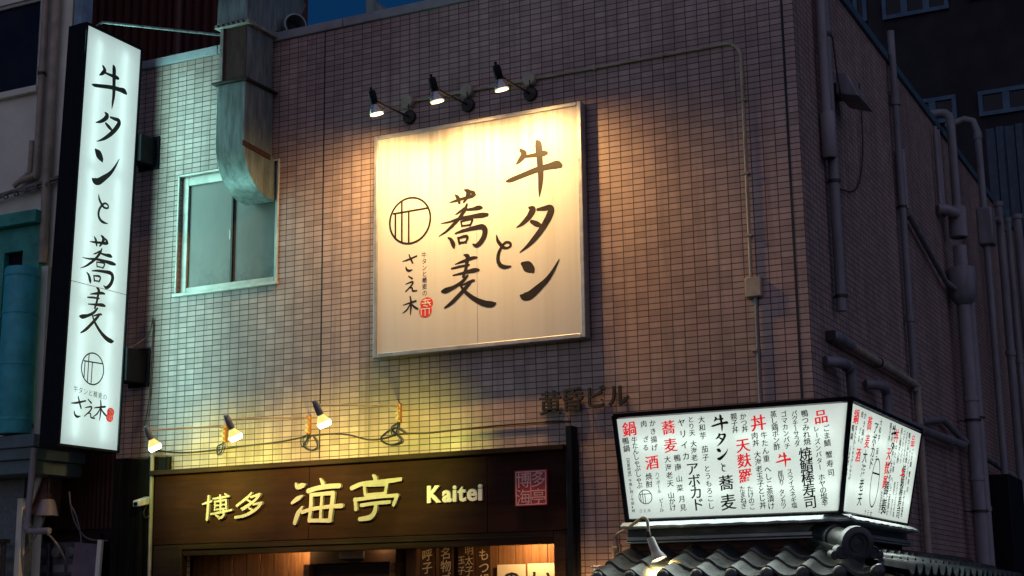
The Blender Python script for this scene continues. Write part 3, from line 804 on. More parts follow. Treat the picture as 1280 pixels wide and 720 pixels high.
MB().box(-8.6, -6.69, 0.64, 0.9, 0, 4.4).build('backing', NAVYWALL, t)
MB().tube([(-7.02, 0.5, 1.5), (-7.02, 0.5, 4.2)], 0.05).build('downpipe', BLACK, t)

# far dark block to the right with blue framed windows
f = thing('dark_block', (0, 16, 0), 'tall dark building far behind on the right with blue framed windows', 'building')
fb = MB(); fb.box(-3.3, 9, 16, 24, 0, 22); fb.build('wall', NAVYWALL, f)
def far_window(x0, x1, z0, z1, k, lit=None):
    fr = MB(); y0 = 15.93
    d = 0.075
    fr.box(x0, x1, y0, 15.995, z1-d, z1); fr.box(x0, x1, y0, 15.995, z0, z0+d)
    step = (x1-x0)/k
    for i in range(k+1):
        xx = x0+i*step
        a, c = (xx, xx+d) if i == 0 else ((xx-d, xx) if i == k else (xx-d*0.8, xx+d*0.8))
        fr.box(a, c, y0+0.004, 15.995, z0+d+0.001, z1-d-0.001)
    o = fr.build('window', BLUEFRAME, f)
    MB().box(x0+0.02, x1-0.02, 15.97, 15.985, z0+0.02, z1-0.02).build('pane', DARKGLASS, o)
far_window(-2.66, -1.45, 12.28, 13.0, 3)
far_window(-2.30, -1.45, 10.12, 10.62, 2)
far_window(-1.06, -0.10, 10.13, 10.60, 2)
far_window(-1.10, 0.4, 12.36, 13.0, 3)
far_window(0.15, 1.1, 10.13, 10.60, 2)
far_window(-3.20, -2.95, 12.32, 12.9, 1)
far_window(-1.0, 0.2, 7.9, 8.5, 2)
cl = MB(); ribbed(cl, -0.6, 4.5, 0, 9.1, 13.4, 0.30, 0.05); cl.box(-0.6, 4.5, 13.42, 15.6, 0, 9.1)
tag(cl.build('metal_shed', surf('blue grey sheet cladding', (0.018, 0.055, 0.10), 0.5), loc=(1, 13.4, 0)), 'blue grey sheet metal block behind the far pipes', 'shed')

# rooftop pieces against the sky
t = thing('rooftop_cabinet', (-5.3, 3.1, 6.45), 'dim rooftop cabinet with a sloping top showing over the parapet', 'cabinet')
m_ = MB(); m_.prism([(-5.86, 6.45), (-5.2, 6.45), (-5.2, 8.10), (-5.50, 8.28), (-5.86, 8.62)], lambda u, v, d: (u, d, v), 3.0, 3.8); m_.build('housing', GALV, t)
MB().box(-5.10, -4.60, 3.05, 3.6, 6.45, 8.5).build('blue_panel', surf('blue enamel', (0.03, 0.25, 0.55), 0.4), t, bevel=0.01)

# ================================================================== TALL LIT SIGN ON BRACKETS
SLEAN = 0.0254
def sign_pt(u, z, d):      # u: metres towards the wall from the middle of the sign, z: height, d: out of the face
    return (-6.39+d, -0.59+(z-6.944)*SLEAN+u, z)
vs_ = thing('vertical_sign', (-6.49, -0.65, 3.03), 'tall narrow lit box sign standing out from the wall with brushed black characters', 'sign')
def sbox(mb, u0, u1, z0, z1, x0, x1):
    p = []
    for z in (z0, z1):
        for u, x in ((u0, x0), (u0, x1), (u1, x1), (u1, x0)):
            q = sign_pt(u, z, 0); p.append((x, q[1], z))
    mb.hexa(p)
m_ = MB(); sbox(m_, -0.39, 0.39, 3.03, 6.965, -6.605, -6.50); m_.build('case', BLACK, vs_, bevel=0.006)
m_ = MB()
for u0, u1, z0, z1 in ((-0.392, -0.368, 3.028, 6.967), (0.368, 0.392, 3.028, 6.967), (-0.367, 0.367, 6.942, 6.967), (-0.367, 0.367, 3.028, 3.052)):
    sbox(m_, u0, u1, z0, z1, -6.4995, -6.378)
m_.build('frame', BLACK, vs_, bevel=0.003)
m_ = MB(); m_.add([sign_pt(-0.367, 3.053, 0), sign_pt(0.367, 3.053, 0), sign_pt(0.367, 6.941, 0), sign_pt(-0.367, 6.941, 0)], [(0, 1, 2, 3)]); m_.build('lit_face', LIT_TALL, vs_)
m_ = MB(); sbox(m_, -0.366, 0.366, 3.054, 6.940, -6.499, -6.494); m_.build('reflector', WHITEPL, vs_)
for u in (-0.19, 0.17):
    for z0 in (3.12, 4.39, 5.66):
        MB().tube([sign_pt(u, z0, -0.055), sign_pt(u, z0+1.2, -0.055)], 0.015, 8).build('tube', TUBE_TALL, vs_)
for z in (4.505,):
    m_ = MB(); sbox(m_, -0.366, 0.366, z, z+0.006, -6.3895, -6.3885); m_.build('sheet_seam', surf('seam', (0.42, 0.48, 0.47), 0.5), vs_)
def brush(mb, table, ch, cu, cv, sx, sy, fn, d, depth=0.0, fat=1.0):
    for i, s in enumerate(table[ch]):
        mb.stroke([(cu+a*sx, cv+b_*sy, w*fat*(sx+sy)/2) for a, b_, w in s], fn, d+0.00015*i, depth)
for ch, yc, zc, wd, ht in (('牛', -0.637, 6.448, .463, .427), ('タ', -.643, 6.018, .311, .307), ('ン', -.635, 5.636, .341, .296), ('と', -.648, 5.249, .138, .248), ('蕎', -.681, 4.761, .45, .474), ('麦', -.655, 4.271, .459, .461)):
    u = yc - (-0.59+(zc-6.944)*SLEAN)
    bw, bh = BRUSH_SIZE[ch]
    ink = MB(); brush(ink, BRUSH, ch, u, zc, wd/bw, ht/bh, sign_pt, 0.003); ink.build('character', INK, vs_)
def ring(mb, cu, cv, ru, rv, w, fn, d, k=40):
    pts = [(cu+ru*math.cos(2*math.pi*i/k), cv+rv*math.sin(2*math.pi*i/k), w) for i in range(k+1)]
    mb.stroke(pts, fn, d, n=1)
def ring_mark(mb, cu, cv, r, w, fn, d, sx=1.0):
    """the round house mark: a circle, one bar across and three uprights"""
    ring(mb, cu, cv, r*sx, r, w, fn, d)
    for pts in ([(-.82, .40), (.86, .44)], [(-.40, .88), (-.40, -.90)], [(-.72, .40), (-.72, -.66)], [(-.06, .42), (-.06, -.97)]):
        mb.stroke([(cu+a*r*sx, cv+b_*r, w*0.92) for a, b_ in pts], fn, d+0.0004+abs(pts[0][0])*0.0003, n=1)
ink = MB(); ring_mark(ink, -0.019, 3.755, 0.143, 0.013, sign_pt, 0.003); ink.build('house_mark', INK, vs_)
ink = MB()
for i, ch in enumerate('牛タンと蕎麦の'):
    put_glyph(ink, ch, -0.215+i*0.063, 3.548-i*0.0045, 0.060, sign_pt, 0.003)
ink.build('small_writing', INK, vs_)
for ch, u, s in (('さ', -0.17, 1.25), ('え', -0.02, 1.2), ('木', 0.11, 1.15)):
    ink = MB(); brush(ink, BRUSH, ch, u, 3.395, s, s, sign_pt, 0.003); ink.build('character', INK, vs_)
def seal(mb_r, mb_w, cu, cv, s, fn, d):
    for k, (du, dv) in enumerate(((0.04, 0.22), (-0.04, -0.22))):
        n_ = 18
        mb_r.add([fn(cu+du*s, cv+dv*s, d+k*0.0006)] + [fn(cu+du*s+0.42*s*math.cos(2*math.pi*i/n_), cv+dv*s+0.36*s*math.sin(2*math.pi*i/n_), d+k*0.0006) for i in range(n_)], [(0, 1+i, 1+(i+1) % n_) for i in range(n_)])
    for j, st in enumerate(([(-.2, .42), (.28, .42)], [(-.05, .5), (-.05, .2)], [(-.28, .25), (.3, .25)], [(.1, .35), (.3, .08)], [(-.15, .12), (.1, .05)], [(-.32, -.08), (.25, -.08)], [(-.3, -.1), (-.3, -.42)], [(-.05, -.1), (-.05, -.48)], [(.22, -.1), (.22, -.42)])):
        mb_w.stroke([(cu+a*s, cv+b_*s, 0.055*s) for a, b_ in st], fn, d+0.0015+j*0.0003, n=1)
sr, swh = MB(), MB(); seal(sr, swh, 0.245, 3.366, 0.115, sign_pt, 0.003)
so = sr.build('seal_stamp', LIT_RED, vs_); swh.build('seal_lines', WHITEPL, so)
for z0, z1, x0 in ((5.82, 6.09, -6.50), (3.70, 4.01, -6.52)):
    m_ = MB(); yb = sign_pt(0.39, z0, 0)[1]
    m_.box(x0, x0+0.17, yb+0.002, -0.001, z0, z1); m_.box(x0-0.04, x0+0.21, -0.02, -0.001, z0-0.03, z1+0.03)
    m_.build('bracket', BLACK, vs_, bevel=0.008)
m_ = MB(); m_.tube([(-6.45, -0.80, 6.985), (-6.36, -0.80, 7.02), (-5.25, 0.15, 6.97)], 0.013); m_.build('stay_rod', GALV, vs_)
cabl = MB(); cabl.cable([(-6.36, -0.25, 4.0), (-6.30, -0.06, 4.15), (-6.28, -0.02, 4.3), (-6.29, -0.02, 3.6), (-6.33, -0.03, 3.3)], 0.006)
cabl.build('sign_cable', CABLE, vs_)
lamp('added_sign_light', 'AREA', sign_pt(0, 4.99, 0.006), vs_, TALL_W, (0.44, 1.0, 0.90), aim=(1, 0, 0), shape=(3.8, 0.7)).rotation_euler = (0, R(-90), 0)  # area light added just outside the face, so the sign brightens the wall

# ================================================================== EXHAUST DUCT
d_ = thing('exhaust_duct', (-5.1, -0.23, 5.25), 'big square galvanised exhaust duct coming over the parapet and bending into the window', 'duct')
DX0, DX1 = -5.265, -4.945
MB().box(DX0+0.015, DX1-0.015, -0.44, -0.04, 6.335, 6.86).build('rusty_section', [RUST], d_, bevel=0.005)
m_ = MB(); m_.box(DX1-0.0149, DX1-0.010, -0.435, -0.045, 6.337, 6.858); m_.build('side_sheet', GALV, d_)
m_ = MB(); m_.box(DX0+0.012, DX0+0.045, -0.452, -0.441, 6.337, 6.858); m_.build('corner_strip', FLANGE, d_)
# lower leg and elbow: one swept sheet
prof = [(-0.465, 6.31), (-0.465, 5.76)] + [(-0.465+0.44*(1-math.cos(a)), 5.76-0.47*math.sin(a)) for a in [R(x) for x in range(10, 91, 10)]]
prof += [(0.03, 5.29), (0.03, 5.66), (-0.035, 5.70), (-0.035, 6.31)]
m_ = MB(); m_.prism(prof, lambda u, v, d: (d, u, v), DX0, DX1); m_.build('elbow', GALV, d_, bevel=0.006)
fl = MB()
fl.box(DX0-0.03, DX1+0.03, -0.485, -0.005, 6.858, 6.893)
fl.build('flange', FLANGE, d_, bevel=0.004)
fl = MB(); fl.box(DX0-0.035, DX1+0.03, -0.50, -0.005, 6.312, 6.333); fl.build('flange', DARKMET, d_, bevel=0.003)
fl = MB(); fl.obox((DX1+0.006, -0.28, 5.70), (0.012, 0.42, 0.05), Matrix.Rotation(R(-4), 3, 'X')); fl.build('strap', RUST, d_, bevel=0.003)
fl = MB()
for i in range(6):
    fl.lathe([(0.012, 0), (0.012, 0.012), (0, 0.014)], (DX0+0.02+i*0.056, -0.487, 6.875), (0, -1, 0), 6)
fl.build('bolts', DARKMET, d_)
# upper bend going back over the roof
up = [(-0.475, 6.896)] + [(-0.475+0.30*(1-math.cos(a)), 7.05+0.38*math.sin(a)) for a in [R(x) for x in range(0, 91, 15)]] + [(0.30, 7.52), (0.46, 7.36), (0.24, 7.02), (-0.02, 6.93), (-0.02, 6.896)]
m_ = MB(); m_.prism(up, lambda u, v, d: (d, u, v), DX0-0.01, DX1+0.01); m_.build('top_bend', GALV, d_, bevel=0.006)
m_ = MB(); m_.lathe([(0.11, 0), (0.11, 0.22), (0.095, 0.225), (0.09, 0.02), (0, 0.02)], (DX1-0.02, 0.22, 7.02), (0.75, -0.60, -0.05), 20); m_.build('round_branch', GALV, d_)
m_ = MB(); m_.tube([(DX0-0.03, -0.30, 5.93), (DX0-0.10, -0.22, 5.95), (DX0-0.12, -0.001, 5.95)], 0.012); m_.build('stay_bracket', DARKMET, d_)

# ================================================================== BIG PANEL SIGN
PX0, PX1, PZ0, PZ1 = -3.795, -1.795, 3.712, 5.698
p_ = thing('panel_sign', (-2.795, -0.05, PZ0), 'large square white panel sign with brushed characters, streaked by rain, under three spotlights', 'sign')
def panel_pt(u, v, d): return (u, -0.10-d, v)
m_ = MB(); m_.box(PX0+0.02, PX1-0.02, -0.088, -0.0, PZ0+0.02, PZ1-0.02)
m_.build('case', BLACK, p_)
m_ = MB(); m_.box(PX0+0.04, PX1-0.04, -0.100, -0.0882, PZ0+0.04, PZ1-0.04); m_.build('face', PANEL, p_)
m_ = MB()
for x0, x1, z0, z1 in ((PX0, PX0+0.039, PZ0, PZ1), (PX1-0.039, PX1, PZ0, PZ1), (PX0+0.0392, PX1-0.0392, PZ1-0.039, PZ1), (PX0+0.0392, PX1-0.0392, PZ0, PZ0+0.039)):
    m_.box(x0, x1, -0.112, -0.02, z0, z1)
m_.build('frame', ALU, p_, bevel=0.006)
m_ = MB(); m_.box(-2.782, -2.778, -0.1012, -0.1001, PZ0+0.041, PZ1-0.041); m_.build('seam', COPE, p_)
for ch, (cu, cv) in PANEL_PLACES.items():
    ink = MB(); brush(ink, BRUSH, ch, cu, cv, 1, 1, panel_pt, 0.0008, fat=1.12); ink.build('character', BROWNINK, p_)
ink = MB(); ring_mark(ink, -3.431, 4.885, 0.203, 0.0185, panel_pt, 0.0008); ink.build('house_mark', BROWNINK, p_)
ink = MB()
for i, ch in enumerate('牛タンと蕎麦の'):
    put_glyph(ink, ch, -3.291+i*0.001, 4.565-i*0.0555, 0.054, panel_pt, 0.0008)
ink.build('small_writing', BROWNINK, p_)
sr, swh = MB(), MB(); seal(sr, swh, -3.272, 4.106, 0.15, panel_pt, 0.0008)
so = sr.build('seal_stamp', REDINK, p_); swh.build('seal_lines', WHITEPL, so)

# ================================================================== CONDUITS ON THE FRONT
c_ = thing('wall_conduit', (-0.43, 0, 3.12), 'thin cream conduit above the panel sign with round boxes, turning down near the corner', 'conduit')
CY = -0.022
MB().tube([(-3.496, CY, 5.995), (-0.56, CY, 5.995)] + [(-0.56+0.125*math.sin(R(a)), CY, 5.87+0.125*math.cos(R(a))) for a in (20, 45, 70)] + [(-0.435, CY, 5.87), (-0.436, CY, 4.06)], 0.013).build('tube', CREAMPIPE, c_)
MB().tube([(-0.405, CY, 3.93), (-0.41, CY, 3.0)], 0.013).build('tube', GREYPIPE, c_)
for x, z in ((-3.496, 5.990), (-2.90, 5.998), (-2.297, 5.995)):
    MB().lathe([(0.058, 0), (0.060, 0.045), (0.054, 0.055), (0, 0.055)], (x, -0.002, z), (0, -1, 0), 20).build('round_box', CREAMPIPE, c_)
MB().box(-0.482, -0.352, -0.055, -0.001, 3.91, 4.065).build('square_box', CREAMPIPE, c_, bevel=0.008)
for x in (-3.2, -2.6, -1.7, -1.1):
    MB().box(x-0.008, x+0.008, -0.040, -0.001, 5.972, 6.018).build('clip', CREAMPIPE, c_, bevel=0.002)
for z in (5.5, 4.9, 4.4, 3.5):
    MB().box(-0.46, -0.41, -0.040, -0.001, z-0.008, z+0.008).build('clip', CREAMPIPE, c_, bevel=0.002)

# ================================================================== THREE SPOTLIGHTS OVER THE PANEL
def make_spot(loc, label):
    t = thing('spotlight', loc, label, 'spotlight', 'spotlights over the panel sign')
    x, y, z = loc
    MB().lathe([(0.062, 0), (0.064, 0.02), (0.058, 0.032), (0.02, 0.04), (0, 0.04)], (x, -0.001, z), (0, -1, 0), 22).build('wall_plate', DARKMET, t)
    m_ = MB(); m_.tube([(x, -0.02, z), (x, -0.45, z-0.022), (x, -0.60, z-0.03)], 0.0105); m_.build('arm', DARKMET, t)
    m_ = MB(); m_.tube([(x, -0.50, z-0.022), (x, -0.60, z-0.028)], 0.0155); m_.lathe([(0.02, -0.02), (0.02, 0.02)], (x, -0.61, z-0.03), (1, 0, 0), 10)
    m_.build('joint', DARKMET, t)
    ax = Vector((0.14, 0.24, -1)).normalized()
    h = Vector((x, -0.64, z+0.03))
    m_ = MB(); m_.lathe([(0, -0.02), (0.028, -0.02), (0.034, 0.0), (0.034, 0.09), (0.028, 0.10)], h, ax, 16)
    m_.lathe([(0.012, -0.05), (0.012, -0.018)], h, ax, 8)
    m_.build('socket', BLACK, t)
    m_ = MB(); m_.lathe([(0.028, 0.10), (0.036, 0.11), (0.060, 0.165), (0.062, 0.178), (0.057, 0.178), (0.034, 0.115)], h, ax, 22); m_.build('reflector', SILVER, t)
    MB().lathe([(0.056, 0.190), (0.042, 0.182), (0, 0.188)], h, ax, 20).build('bulb_lens', LIT_SPOT, t)
    m_ = MB(); m_.cable([(x+0.005, -0.03, z+0.05), (x+0.02, -0.07, z+0.08), (x+0.012, -0.05, z+0.11), (x, -0.03, z+0.125)], 0.005); m_.build('lead', CABLE, t)
    lamp('bulb', 'SPOT', h+ax*0.20, t, SPOT_W, (1.0, 0.57, 0.20), 0.06, aim=(-0.38, 0.25, -1), cone=R(166), blend=1.0)
    return t
s0 = make_spot((-3.488, 0, 5.855), 'spotlight on a short arm above the round mark of the panel sign, nearest the duct')
for (x, z), lab in (((-2.901, 5.869), 'middle spotlight of the three arms over the panel sign'), ((-2.299, 5.870), 'spotlight over the right side of the panel sign, nearest the building corner')):
    c = copy_thing(s0)
    c.location = (x, 0, z)
    c['label'] = lab
    for ch in c.children:                # the outer heads are turned a little outwards
        if ch.type == 'LIGHT': ch.rotation_euler = Vector((0.0 if x < -2.5 else 0.10, 0.25, -1)).to_track_quat('-Z', 'Y').to_euler()

# ================================================================== TIMBER FASCIA SIGN OVER THE SHOPFRONT
FX0, FX1, FZ0, FZ1 = -6.125, -1.990, 2.20, 2.822
f_ = thing('fascia_sign', (-3.94, -0.14, FZ0), 'long dark timber fascia sign with raised pale gold characters and a red seal', 'sign')
m_ = MB()
for x0, x1 in ((FX0, -4.439), (-4.435, -2.707), (-2.703, FX1)):
    m_.box(x0, x1, -0.096, -0.002, FZ0, FZ1)
m_.build('board', FASCIA, f_, bevel=0.003)
MB().box(FX0-0.02, FX1, -0.165, -0.001, FZ1+0.001, FZ1+0.045).build('cap', DARKWOOD, f_, bevel=0.006)
def fascia_pt(u, v, d): return (u, -0.0965-d, v)
for ch, (cu, cv) in CARVED_PLACES.items():
    m_ = MB(); brush(m_, CARVED, ch, cu, cv, 1, 1, fascia_pt, 0.030, 0.029); m_.build('character', GOLD, f_)
m_ = MB()
xx = -3.252
for ch in 'Kaitei':
    vs2, fs2, rim2, x0, x1 = glyph(ch, 0.028)
    for off in (-0.0032, 0.0, 0.0032): put_glyph(m_, ch, off+xx+0.5*0.190-x0*0.190, 2.463+0.38*0.190, 0.190, fascia_pt, 0.022+off*0.1, 0.021, bold=0.028)
    xx += (x1-x0)*0.190+0.014
m_.build('roman_letters', CREAMLET, f_)
MB().box(-2.442, -2.155, -0.122, -0.0967, 2.395, 2.680).build('seal_plate', SEALRED, f_, bevel=0.003)
m_ = MB()
def sealp(u, v, d): return (u-0.0975, -0.123-d, v+0.0175)
for ch, u, v in (('多', -2.135, 2.588), ('亭', -2.135, 2.450), ('博', -2.267, 2.588), ('海', -2.267, 2.450)):
    put_glyph(m_, ch, u, v, 0.135, sealp, 0.001)
for pts in ([(-2.332, 2.39), (-2.332, 2.65)], [(-2.07, 2.39), (-2.07, 2.65)], [(-2.332, 2.39), (-2.07, 2.39)], [(-2.332, 2.65), (-2.07, 2.65)], [(-2.201, 2.39), (-2.201, 2.65)]):
    m_.stroke([(a, b_, 0.007) for a, b_ in pts], sealp, 0.0005+abs(pts[0][0]+pts[1][1])*0.0002, n=1)
m_.build('seal_characters', SEALLINE, f_)
bp = MB(); bp.box(-1.986, -1.936, -0.125, -0.001, 0.12, 3.015); bp.box(-1.935, -1.927, -0.07, -0.001, 0.12, 2.9)
tag(bp.build('black_post', BLACK, loc=(-1.96, -0.06, 0.12), bevel=0.004), 'black square post closing the right end of the timber fascia', 'post')

# shopfront below
s_ = thing('shopfront', (-4.0, 0.2, 0.0), 'timber shopfront under the fascia, with cedar planks and a dark sliding door', 'shopfront')
m_ = MB(); m_.box(-5.80, -2.125, -0.075, -0.03, 2.095, 2.197); m_.box(-5.80, -2.125, -0.090, -0.0755, 2.150, 2.197); m_.build('lintel', DARKWOOD, s_, bevel=0.004)
m_ = MB(); m_.box(-2.122, -1.992, -0.09, -0.003, 0.12, 2.197); m_.build('pillar', DARKWOOD, s_, bevel=0.005)
m_ = MB(); m_.box(-6.12, -5.802, -0.09, -0.003, 0.12, 2.197); m_.build('pillar', DARKWOOD, s_, bevel=0.005)
m_ = MB()
x = -5.98
for k in range(9):
    m_.box(x, x+0.148, 0.30+0.004*(k % 2), 0.34, 0.12, 2.25); x += 0.152
m_.build('plank_wall', WARMWOOD, s_, bevel=0.003)
m_ = MB(); x = -3.72
for k in range(11):
    m_.box(x, x+0.146, 0.32+0.004*(k % 2), 0.36, 0.12, 2.25); x += 0.150
m_.build('plank_wall', WARMWOOD, s_, bevel=0.003)
m_ = MB(); m_.box(-4.62, -3.74, 0.20, 0.36, 2.00, 2.25); m_.box(-4.66, -4.60, 0.16, 0.36, 0.12, 1.999); m_.box(-3.78, -3.73, 0.16, 0.36, 0.12, 1.999); m_.build('door_frame', DARKWOOD, s_, bevel=0.004)
dr = MB(); dr.box(-4.598, -3.782, 0.26, 0.31, 0.12, 1.998); dr = dr.build('door', DARKWOOD, s_, bevel=0.003)
m_ = MB(); m_.box(-4.30, -4.05, 0.175, 0.199, 2.035, 2.10); m_.build('closer', DARKMET, dr, bevel=0.003)
MB().box(-6.0, -1.9, 0.001, 0.249, 2.1875, 2.1895).build('soffit', DARKWOOD, s_)
MB().box(-6.0, -1.9, 0.37, 0.40, 0.0, 2.6).build('back_wall', NAVYWALL, s_)
for x, e, lab in ((-4.72, SHOP_W, 'recessed downlight in the shopfront soffit left of the door'), (-3.86, SHOP_W*0.5, 'recessed downlight in the soffit above the dark door'), (-2.42, SHOP_W*2.2, 'recessed downlight in the soffit over the lit paper notices')):
    t = thing('downlight', (x, 0.12, 2.18), lab, 'downlight', 'downlights in the shopfront soffit')
    MB().lathe([(0.03, 0), (0.045, -0.004), (0.047, 0.006), (0.045, 0.0075)], (x, 0.12, 2.18), (0, 0, 1), 20).build('ring', ALU, t)
    MB().lathe([(0.03, 0.002), (0, 0.001)], (x, 0.12, 2.18), (0, 0, 1), 18).build('lens', LIT_SPOT, t)
    lamp('bulb', 'SPOT', (x, 0.12, 2.165), t, e, (1.0, 0.62, 0.28), 0.03, aim=(0, 0.7, -1), cone=R(170), blend=0.2)
# hanging plaques with brushed dish names
PLG = surf('painted gold lettering', (0.66, 0.50, 0.24), 0.5, 0, 0.15, 20)
for i, (x, txt, w_, zt) in enumerate(((-3.455, '呼子のいか', 0.135, 2.08), (-3.275, '名物ゴマさば', 0.135, 2.09), (-3.085, '明太子玉子焼', 0.150, 2.10), (-2.915, 'もつ鍋', 0.130, 2.07))):
    t = thing('menu_plaque', (x, 0.25, 1.1), ('slim wooden menu plaque nearest the dark door', 'slim wooden menu plaque second from the dark door', 'wider wooden menu plaque with two columns of gold characters', 'wooden menu plaque nearest the lit paper notices')[i], 'plaque', 'menu plaques beside the door')
    MB().box(x-w_/2, x+w_/2, 0.235, 0.26, 1.1, zt+0.08).build('board', PLAQUE, t, bevel=0.004)
    m_ = MB()
    pf = lambda u, v, d: (u, 0.234-d, v)
    if i == 2:
        for k, ch in enumerate('明太子'): put_glyph(m_, ch, x+0.030, zt-0.02-k*0.085, 0.085, pf, 0.001, slant=0.1)
        for k, ch in enumerate('玉子焼'): put_glyph(m_, ch, x-0.042, zt-0.10-k*0.085, 0.072, pf, 0.001, slant=0.1)
    else:
        for k, ch in enumerate(txt): put_glyph(m_, ch, x, zt-0.03-k*0.105, 0.105, pf, 0.001, bold=0.008, slant=0.12)
    m_.build('lettering', PLG, t)
for x0, x1, zt, ch, lab in ((-2.825, -2.565, 1.955, 'の', 'lit cream paper notice with one heavy brushed loop'), (-2.545, -2.28, 1.958, 'い', 'lit cream paper notice beside the shop pillar with thin brush marks')):
    t = thing('paper_notice', ((x0+x1)/2, 0.30, 1.4), lab, 'notice', 'paper notices beside the door')
    MB().box(x0, x1, 0.298, 0.304, 1.35, zt).build('sheet', surf('cream paper', (0.75, 0.62, 0.40), 0.7, 0, 0.1, 4), t)
    m_ = MB(); put_glyph(m_, ch, (x0+x1)/2, zt-0.14, 0.22, lambda u, v, d: (u, 0.297-d, v), 0.001, bold=0.012); m_.build('lettering', INK, t)

# ================================================================== BARE BULBS ON LONG ARMS
def make_bulb(loc, L, tone, label):
    t = thing('bulb_lamp', loc, label, 'lamp', 'bare bulb lamps above the timber fascia')
    x, y, z = loc
    e = Vector((x, -L, z-0.055))
    m_ = MB()
    arm = [(x, -0.03, z-0.05), (x, -0.03, z+0.04), (x, -0.05, z+0.065), (x, -0.09, z+0.075), (x, -L*0.6, z+0.005), tuple(e)]
    m_.tube(arm, 0.0085, 8); m_.build('arm', CREAMPIPE, t)
    m_ = MB(); m_.box(x-0.02, x+0.02, -0.035, -0.001, z-0.06, z+0.10); m_.build('wall_bracket', ORANGETAPE, t, bevel=0.004)
    m_ = MB()
    for k in range(3): m_.lathe([(0.014, -0.012), (0.018, 0), (0.014, 0.012)], (x, -0.045, z-0.03+k*0.045), (0, 0, 1), 10)
    m_.build('insulator', CREAMPIPE, t)
    ax = Vector((0.28, 0.42, -1)).normalized()
    h = e + Vector((0, 0, 0.01))
    m_ = MB(); m_.lathe([(0, -0.025), (0.02, -0.02), (0.026, 0), (0.028, 0.085), (0.022, 0.095)], h, ax, 14)
    m_.lathe([(0.010, -0.022), (0.012, 0), (0.010, 0.022)], h-ax*0.02, (1, 0, 0), 8)
    m_.build('socket', GREYPIPE, t)
    m_ = MB(); m_.lathe([(0.022, 0.09), (0.030, 0.105), (0.048, 0.135), (0.054, 0.15)], h, ax, 20); m_.build('bulb_neck', LIT_NECK, t)
    m_ = MB(); m_.lathe([(0.054, 0.15), (0.056, 0.16), (0.048, 0.190), (0.03, 0.181), (0, 0.184)], h, ax, 20); m_.build('bulb_face', LIT_BULB, t)
    m_ = MB(); m_.cable([(x, -0.03, z-0.05), (x-0.01, -0.035, z-0.13), (x-0.05, -0.04, z-0.17), (x-0.06, -0.04, z-0.10), (x-0.01, -0.03, z-0.07)], 0.007); m_.build('lead', CABLE, t)
    lamp('bulb_light', 'SPOT', h+ax*0.20, t, BULB_W, tone, 0.04, aim=(-0.10, 1.0, -0.14), cone=R(94), blend=1.0)
    return t
make_bulb((-5.416, 0, 3.155), 1.07, (0.92, 0.97, 0.14), 'bare reflector bulb lamp at the left end of the timber fascia, beside the tall sign')
make_bulb((-4.507, 0, 3.175), 1.17, (1.0, 0.78, 0.18), 'bare reflector bulb lamp in the middle, above the two small gold characters')
make_bulb((-3.586, 0, 3.215), 1.27, (0.94, 0.95, 0.14), 'bare reflector bulb lamp on the right, above the large gold characters')
wc = MB()
wc.cable([(-6.30, -0.015, 3.09), (-5.95, -0.015, 3.035), (-5.6, -0.015, 3.03), (-5.2, -0.015, 3.05), (-4.81, -0.015, 3.065), (-4.45, -0.015, 3.10), (-4.14, -0.015, 3.09), (-3.9, -0.015, 3.03), (-3.74, -0.015, 3.03), (-3.58, -0.02, 3.055), (-3.3, -0.015, 3.05), (-3.11, -0.015, 3.055), (-2.6, -0.015, 3.07), (-2.155, -0.015, 3.07), (-1.99, -0.015, 3.065)], 0.0075)
wc.cable([(-4.45, -0.02, 3.09), (-4.40, -0.03, 3.0), (-4.47, -0.035, 2.97), (-4.55, -0.03, 3.02), (-4.48, -0.02, 3.10)], 0.007)
wc.cable([(-3.66, -0.02, 3.10), (-3.55, -0.035, 3.0), (-3.66, -0.04, 2.97), (-3.76, -0.03, 3.03), (-3.62, -0.03, 3.11), (-3.5, -0.03, 3.05)], 0.008)
tag(wc.build('wall_cable', CABLE, loc=(-4, 0, 3.05)), 'sagging black cable along the tiles just above the timber fascia', 'cable')

# raised building name
for ch, x, z, sz in (('黄', -2.152, 3.218, 0.205), ('昏', -1.955, 3.232, 0.205), ('ビ', -1.752, 3.236, 0.200), ('ル', -1.556, 3.236, 0.195)):
    t = MB(); put_glyph(t, ch, x, z, sz, lambda u, v, d: (u, -d, v), 0.055, 0.026, bold=0.010)
    t.lathe([(0.005, 0.0), (0.005, 0.03)], (x-0.04, 0, z+0.02), (0, -1, 0), 6); t.lathe([(0.005, 0.0), (0.005, 0.03)], (x+0.04, 0, z-0.02), (0, -1, 0), 6)
    tag(t.build('raised_letter', DARKMET, loc=(x, 0, z)), {'黄': 'bronze raised character on the tiles, leftmost of the building name, above the black post', '昏': 'bronze raised character with a box shape below, second in the building name', 'ビ': 'bronze raised kana with two small ticks, third in the building name', 'ル': 'bronze raised kana of two strokes, above the menu sign corner'}[ch], 'letter', 'raised letters of the building name')

# ================================================================== LIT MENU BOX ROUND THE CORNER
q_ = thing('menu_lightbox', (0.0, -0.2, 2.225), 'lit white menu box wrapping the building corner, covered in black and red brushed dish names', 'sign')
TLm, TRm, TFm = (-1.41, -0.50, 3.015), (0.395, -0.50, 3.015), (0.395, 1.84, 3.015)
BLm, BRm, BFm = (-1.39, -0.34, 2.225), (0.235, -0.34, 2.225), (0.235, 1.775, 2.225)
SL = 0.806
def menu_front(u, v, d):    # u: world x, v: minus the distance down the sloping face
    return (u, -0.50-v*0.1985-d*0.980, 3.015+v*0.980-d*0.1985)
def menu_side(u, v, d):
    return (0.395+v*0.1985+d*0.980, -0.455+(u+1.41)*1.265, 3.015+v*0.980-d*0.1985)
